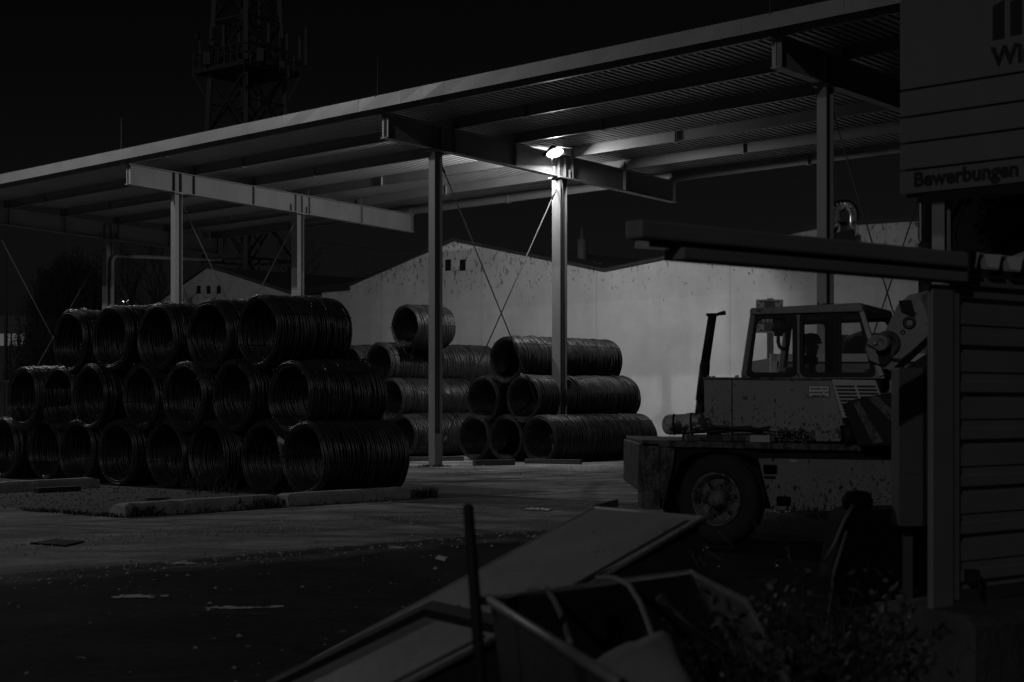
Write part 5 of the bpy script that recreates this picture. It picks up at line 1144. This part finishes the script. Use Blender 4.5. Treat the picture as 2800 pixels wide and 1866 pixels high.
bare_tree(gp(345, 96), 9.0, 12, 'fine twigged bare tree beside the far lamps', .7, .16)
bare_tree(gp(850, 112), 12.6, 13, 'bare bushy tree right of the second lit column', .75, .24)
bare_tree(gp(765, 112), 11.5, 14, 'bare tree behind the lattice tower foot', .7, .22)
bare_tree(gp(900, 114), 10.0, 15, 'low bare tree above the dark annex roof', .8, .2)
bare_tree(gp(650, 110), 11.0, 16, 'bare tree with clinging dead leaves before the tower', .7, .2)
def willow(base, hgt, wdt, seed, lab):
    q = random.Random(seed); r_ = thing('birch_tree', base, lab, 'tree', 'drooping trees at the far left'); b0 = Vector(base); tr = MB(); cr = MB()
    tr.tube([b0, b0 + Vector((.1, 0, hgt * .4)), b0 + Vector((0, 0, hgt * .9))], [.2, .14, .04], 7)
    for _ in range(240):
        u = q.random(); z = hgt * (.25 + .75 * u); rr = wdt * math.sqrt(max(.02, 1 - ((u - .35) / .68) ** 2)) * math.sqrt(q.random()); a = q.uniform(0, 6.28); tip = b0 + Vector((math.cos(a) * rr, math.sin(a) * rr, z))
        if q.random() < .3: tr.tube([b0 + Vector((0, 0, z * .6)), b0.lerp(tip, .6) + Vector((0, 0, z * .35)), tip], [.04, .025, .01], 4)
        for _k in range(5):
            p = tip + Vector((q.gauss(0, .3), q.gauss(0, .3), q.gauss(0, .2))); pts = [p]
            for _j in range(4): p = p + Vector((q.uniform(-.08, .08), q.uniform(-.08, .08), -q.uniform(.15, .38))); pts.append(p)
            cr.tube(pts, .008, 3, cap=False)
            for _j in range(9):
                c = q.choice(pts) + Vector((q.gauss(0, .07), q.gauss(0, .07), q.gauss(0, .12))); d = Vector((q.uniform(-1, 1), q.uniform(-1, 1), q.uniform(-1, .3))) * .075; e = d.orthogonal().normalized() * .03; cr.add([c - d, c + e, c + d, c - e], [(0, 1, 2, 3)])
    tr.build('trunk', M['bark'], r_); cr.build('crown', M['ivy'], r_)
willow(gp(212, 92), 10.6, 2.3, 21, 'tall drooping dark tree in the middle of the far left group')
willow(gp(140, 90), 9.4, 1.9, 22, 'drooping dark tree at the left of the far left group')
willow(gp(120, 84), 6.2, 2.0, 23, 'low dark round tree under the drooping ones')
willow(gp(255, 88), 8.6, 1.6, 24, 'drooping dark tree touching the dark far column')
# mast, wires, far building with lit windows, far lamps, mesh fence
ms = thing('antenna_mast', gp(16, 90), 'thin dark mast with crossbar at the far left', 'mast'); b = MB(); q = Vector(gp(16, 90)); b.tube([q, q + Vector((0, 0, 6.8)), q + Vector((0, 0, 6.9)), q + Vector((0, 0, 10.5)), q + Vector((0, 0, 13.3))], [.12, .1, .05, .04, .015], 6); b.build('mast_pole', M['tower'], ms)
b = MB(); b.tube([at(-60, 768, 90), at(16, 768, 90), at(60, 770, 90), at(150, 769, 90)], .02, 4); b.tube([at(16, 768, 90), at(70, 773, 90), at(150, 764, 90)], .012, 4); b.build('mast_wire', M['tower'], ms)
b = MB(); pts = []
for i in range(21):
    u = i / 20; pts.append(at(822 + u * 400, 654 + 36 * u - 12 * u * u * 0 + 8 * math.sin(u * 3.14), 100 - 20 * u))
b.tube(pts, .012, 4); tag(b.build('overhead_cable', M['tower'], None, origin=pts[0]), 'thin cable sagging across the dark sky above the warehouse', 'cable')
fbk = thing('far_building', gp(60, 95), 'dark flat building with dim lit windows at the far left', 'building'); b = MB(); z1 = at(0, 862, 95).z
b.box((at(20, 0, 95).x, 98, z1 / 2), (7.5, 5, z1)); b.build('wall', M['darkroof'], fbk)
for (x0, x1) in ((-6, 11), (15, 28), (33, 47), (53, 66)):
    b = MB(); a_, c_ = at(x0, 946, 95.4), at(x1, 913, 95.4); b.box(((a_.x + c_.x) / 2, 95.45, (a_.z + c_.z) / 2), (c_.x - a_.x, .06, c_.z - a_.z)); b.build('window', M['farwin'], fbk)
for i, (px, py) in enumerate(((337, 825), (348, 823))):
    p = at(px, py, 128); r_ = thing('street_lamp', (p.x, 128.3, 0), 'tiny bright far street lamp, %s one of the pair' % ('left' if i == 0 else 'right'), 'street lamp', 'far street lamps'); b = MB(); b.tube([(p.x, 128.3, 0), (p.x, 128.3, p.z + .2)], .06, 6); b.build('pole', M['tower'], r_)
    b = MB(); b.box(p, (.12, .08, .10)); b.build('lamp_head', M['farlamp'], r_)
fn = thing('mesh_fence', gnd(0, 1270), 'pale wire mesh fence panel behind the far left coils', 'fence'); Yf = 42; b = MB()
for i in range(16): x = at(-60 + i * 6.5, 0, Yf).x; b.bar((x, Yf, .02), (x, Yf, 2.15), .012)
for k in range(14): b.bar((at(-62, 0, Yf).x, Yf, .1 + k * .155), (at(40, 0, Yf).x, Yf, .1 + k * .155), .012)
b.build('wire_mesh', M['rodm'], fn); b = MB()
for px in (-62, 18, 40): b.bar((at(px, 0, Yf), (at(px, 0, Yf).x, Yf, 2.2))[1], (at(px, 0, Yf).x, Yf, 0), .05)
b.bar((at(-62, 0, Yf).x, Yf, 2.2), (at(40, 0, Yf).x, Yf, 2.2), .06); b.build('fence_post', M['rodm'], fn)
# assembly point sign, container behind the cab
SY = 27.0; sx0, sx1 = at(1680 + 843 / 2.1775, 0, SY).x, at(1680 + 1004 / 2.1775, 0, SY).x; sz1, sz0 = at(0, 780 + 86 / 2.1775, SY).z, at(0, 780 + 285 / 2.1775, SY).z
as_ = thing('assembly_sign', ((sx0 + sx1) / 2, SY, 0), 'square sign with four inward arrows on a post behind the cab', 'sign'); b = MB(); b.box(((sx0 + sx1) / 2, SY, (sz0 + sz1) / 2), (sx1 - sx0, .02, sz1 - sz0)); sb = b.build('sign_plate', M['asw'], as_)
b = MB(); b.box(((sx0 + sx1) / 2, SY - .012, (sz0 + sz1) / 2), (sx1 - sx0 - .05, .006, sz1 - sz0 - .05)); b.build('sign_field', M['asg'], sb)
cx_, cz_ = (sx0 + sx1) / 2, (sz0 + sz1) / 2; b = MB()
for ex in (-1, 1):
    for ez in (-1, 1):
        o = Vector((cx_ + ex * (sx1 - sx0) * .33, SY - .018, cz_ + ez * (sz1 - sz0) * .34)); d = Vector((-ex, 0, -ez)).normalized(); e = Vector((d.z, 0, -d.x)); l = .17
        b.prism([o - d * l * .55 + e * .022, o + d * l * .15 + e * .022, o + d * l * .15 - e * .022, o - d * l * .55 - e * .022], (0, .003, 0)); b.prism([o + d * l * .5, o - d * l * .05 + e * .09, o - d * l * .05 - e * .09], (0, -.003, 0))
b.build('arrow', M['asw'], sb)
b = MB()
for k in (-1.5, -.5, .5, 1.5): b.lathe([(0, 0), (.028, 0), (.028, .003), (0, .003)], (cx_ + k * .07, SY - .016, cz_ + .06), (0, -1, 0), 10); b.box((cx_ + k * .07, SY - .017, cz_ - .04), (.042, .003, .13))
b.build('figure_mark', M['asw'], sb)
b = MB(); b.bar((cx_ + .02, SY + .05, 0), (cx_ + .02, SY + .05, sz1 + .02), .10); b.build('sign_post', M['steel'], as_)
KY = 24.0; kx0 = at(1680 + 905 / 2.1775, 0, KY).x; kz = at(0, 968, KY).z; ko = thing('roll_off_container', (kx0 + 2, KY, 0), 'grey open steel container with pale rim behind the crane cab', 'container')
b = MB(); b.box((kx0 + 2.6, KY + 1.1, kz / 2 + .1), (5.0, 2.2, kz - .3)); b.build('container_body', M['roller'], ko, .02)
b = MB(); b.box((kx0 + 2.6, KY - .02, kz - .06), (5.06, .1, .12)); b.box((kx0 + .1, KY - .03, kz * .5), (.1, .08, kz)); b.box((kx0 + 2.6, KY - .02, .95), (5.0, .06, .1)); b.build('container_rim', M['white'], ko)
# street lamp out of view at the left that lights the roof trim and the coil stack
lp_ = st(-15, -13.5); sl = thing('street_lamp', lp_, 'tall yard lamp at the left end of the canopy, just out of view', 'street lamp'); b = MB(); b.tube([lp_, lp_ + Vector((0, 0, 6)), lp_ + Vector((0, 0, 13.5)), lp_ + Vector((.5, .2, 14.1)), lp_ + Vector((1.3, .5, 14.2))], [.1, .08, .06, .05, .04], 10); b.build('pole', M['steel'], sl)
b = MB(); b.box(lp_ + Vector((1.6, .6, 14.2)), (.7, .3, .12)); b.build('lamp_head', M['shedd'], sl)
ld_ = bpy.data.lights.new('lamp_light', 'POINT'); lo_ = bpy.data.objects.new('lamp_light', ld_); col.objects.link(lo_); lo_.parent = sl; lo_.location = (1.6, .6, 13.95); ld_.energy = 2700; ld_.shadow_soft_size = .12
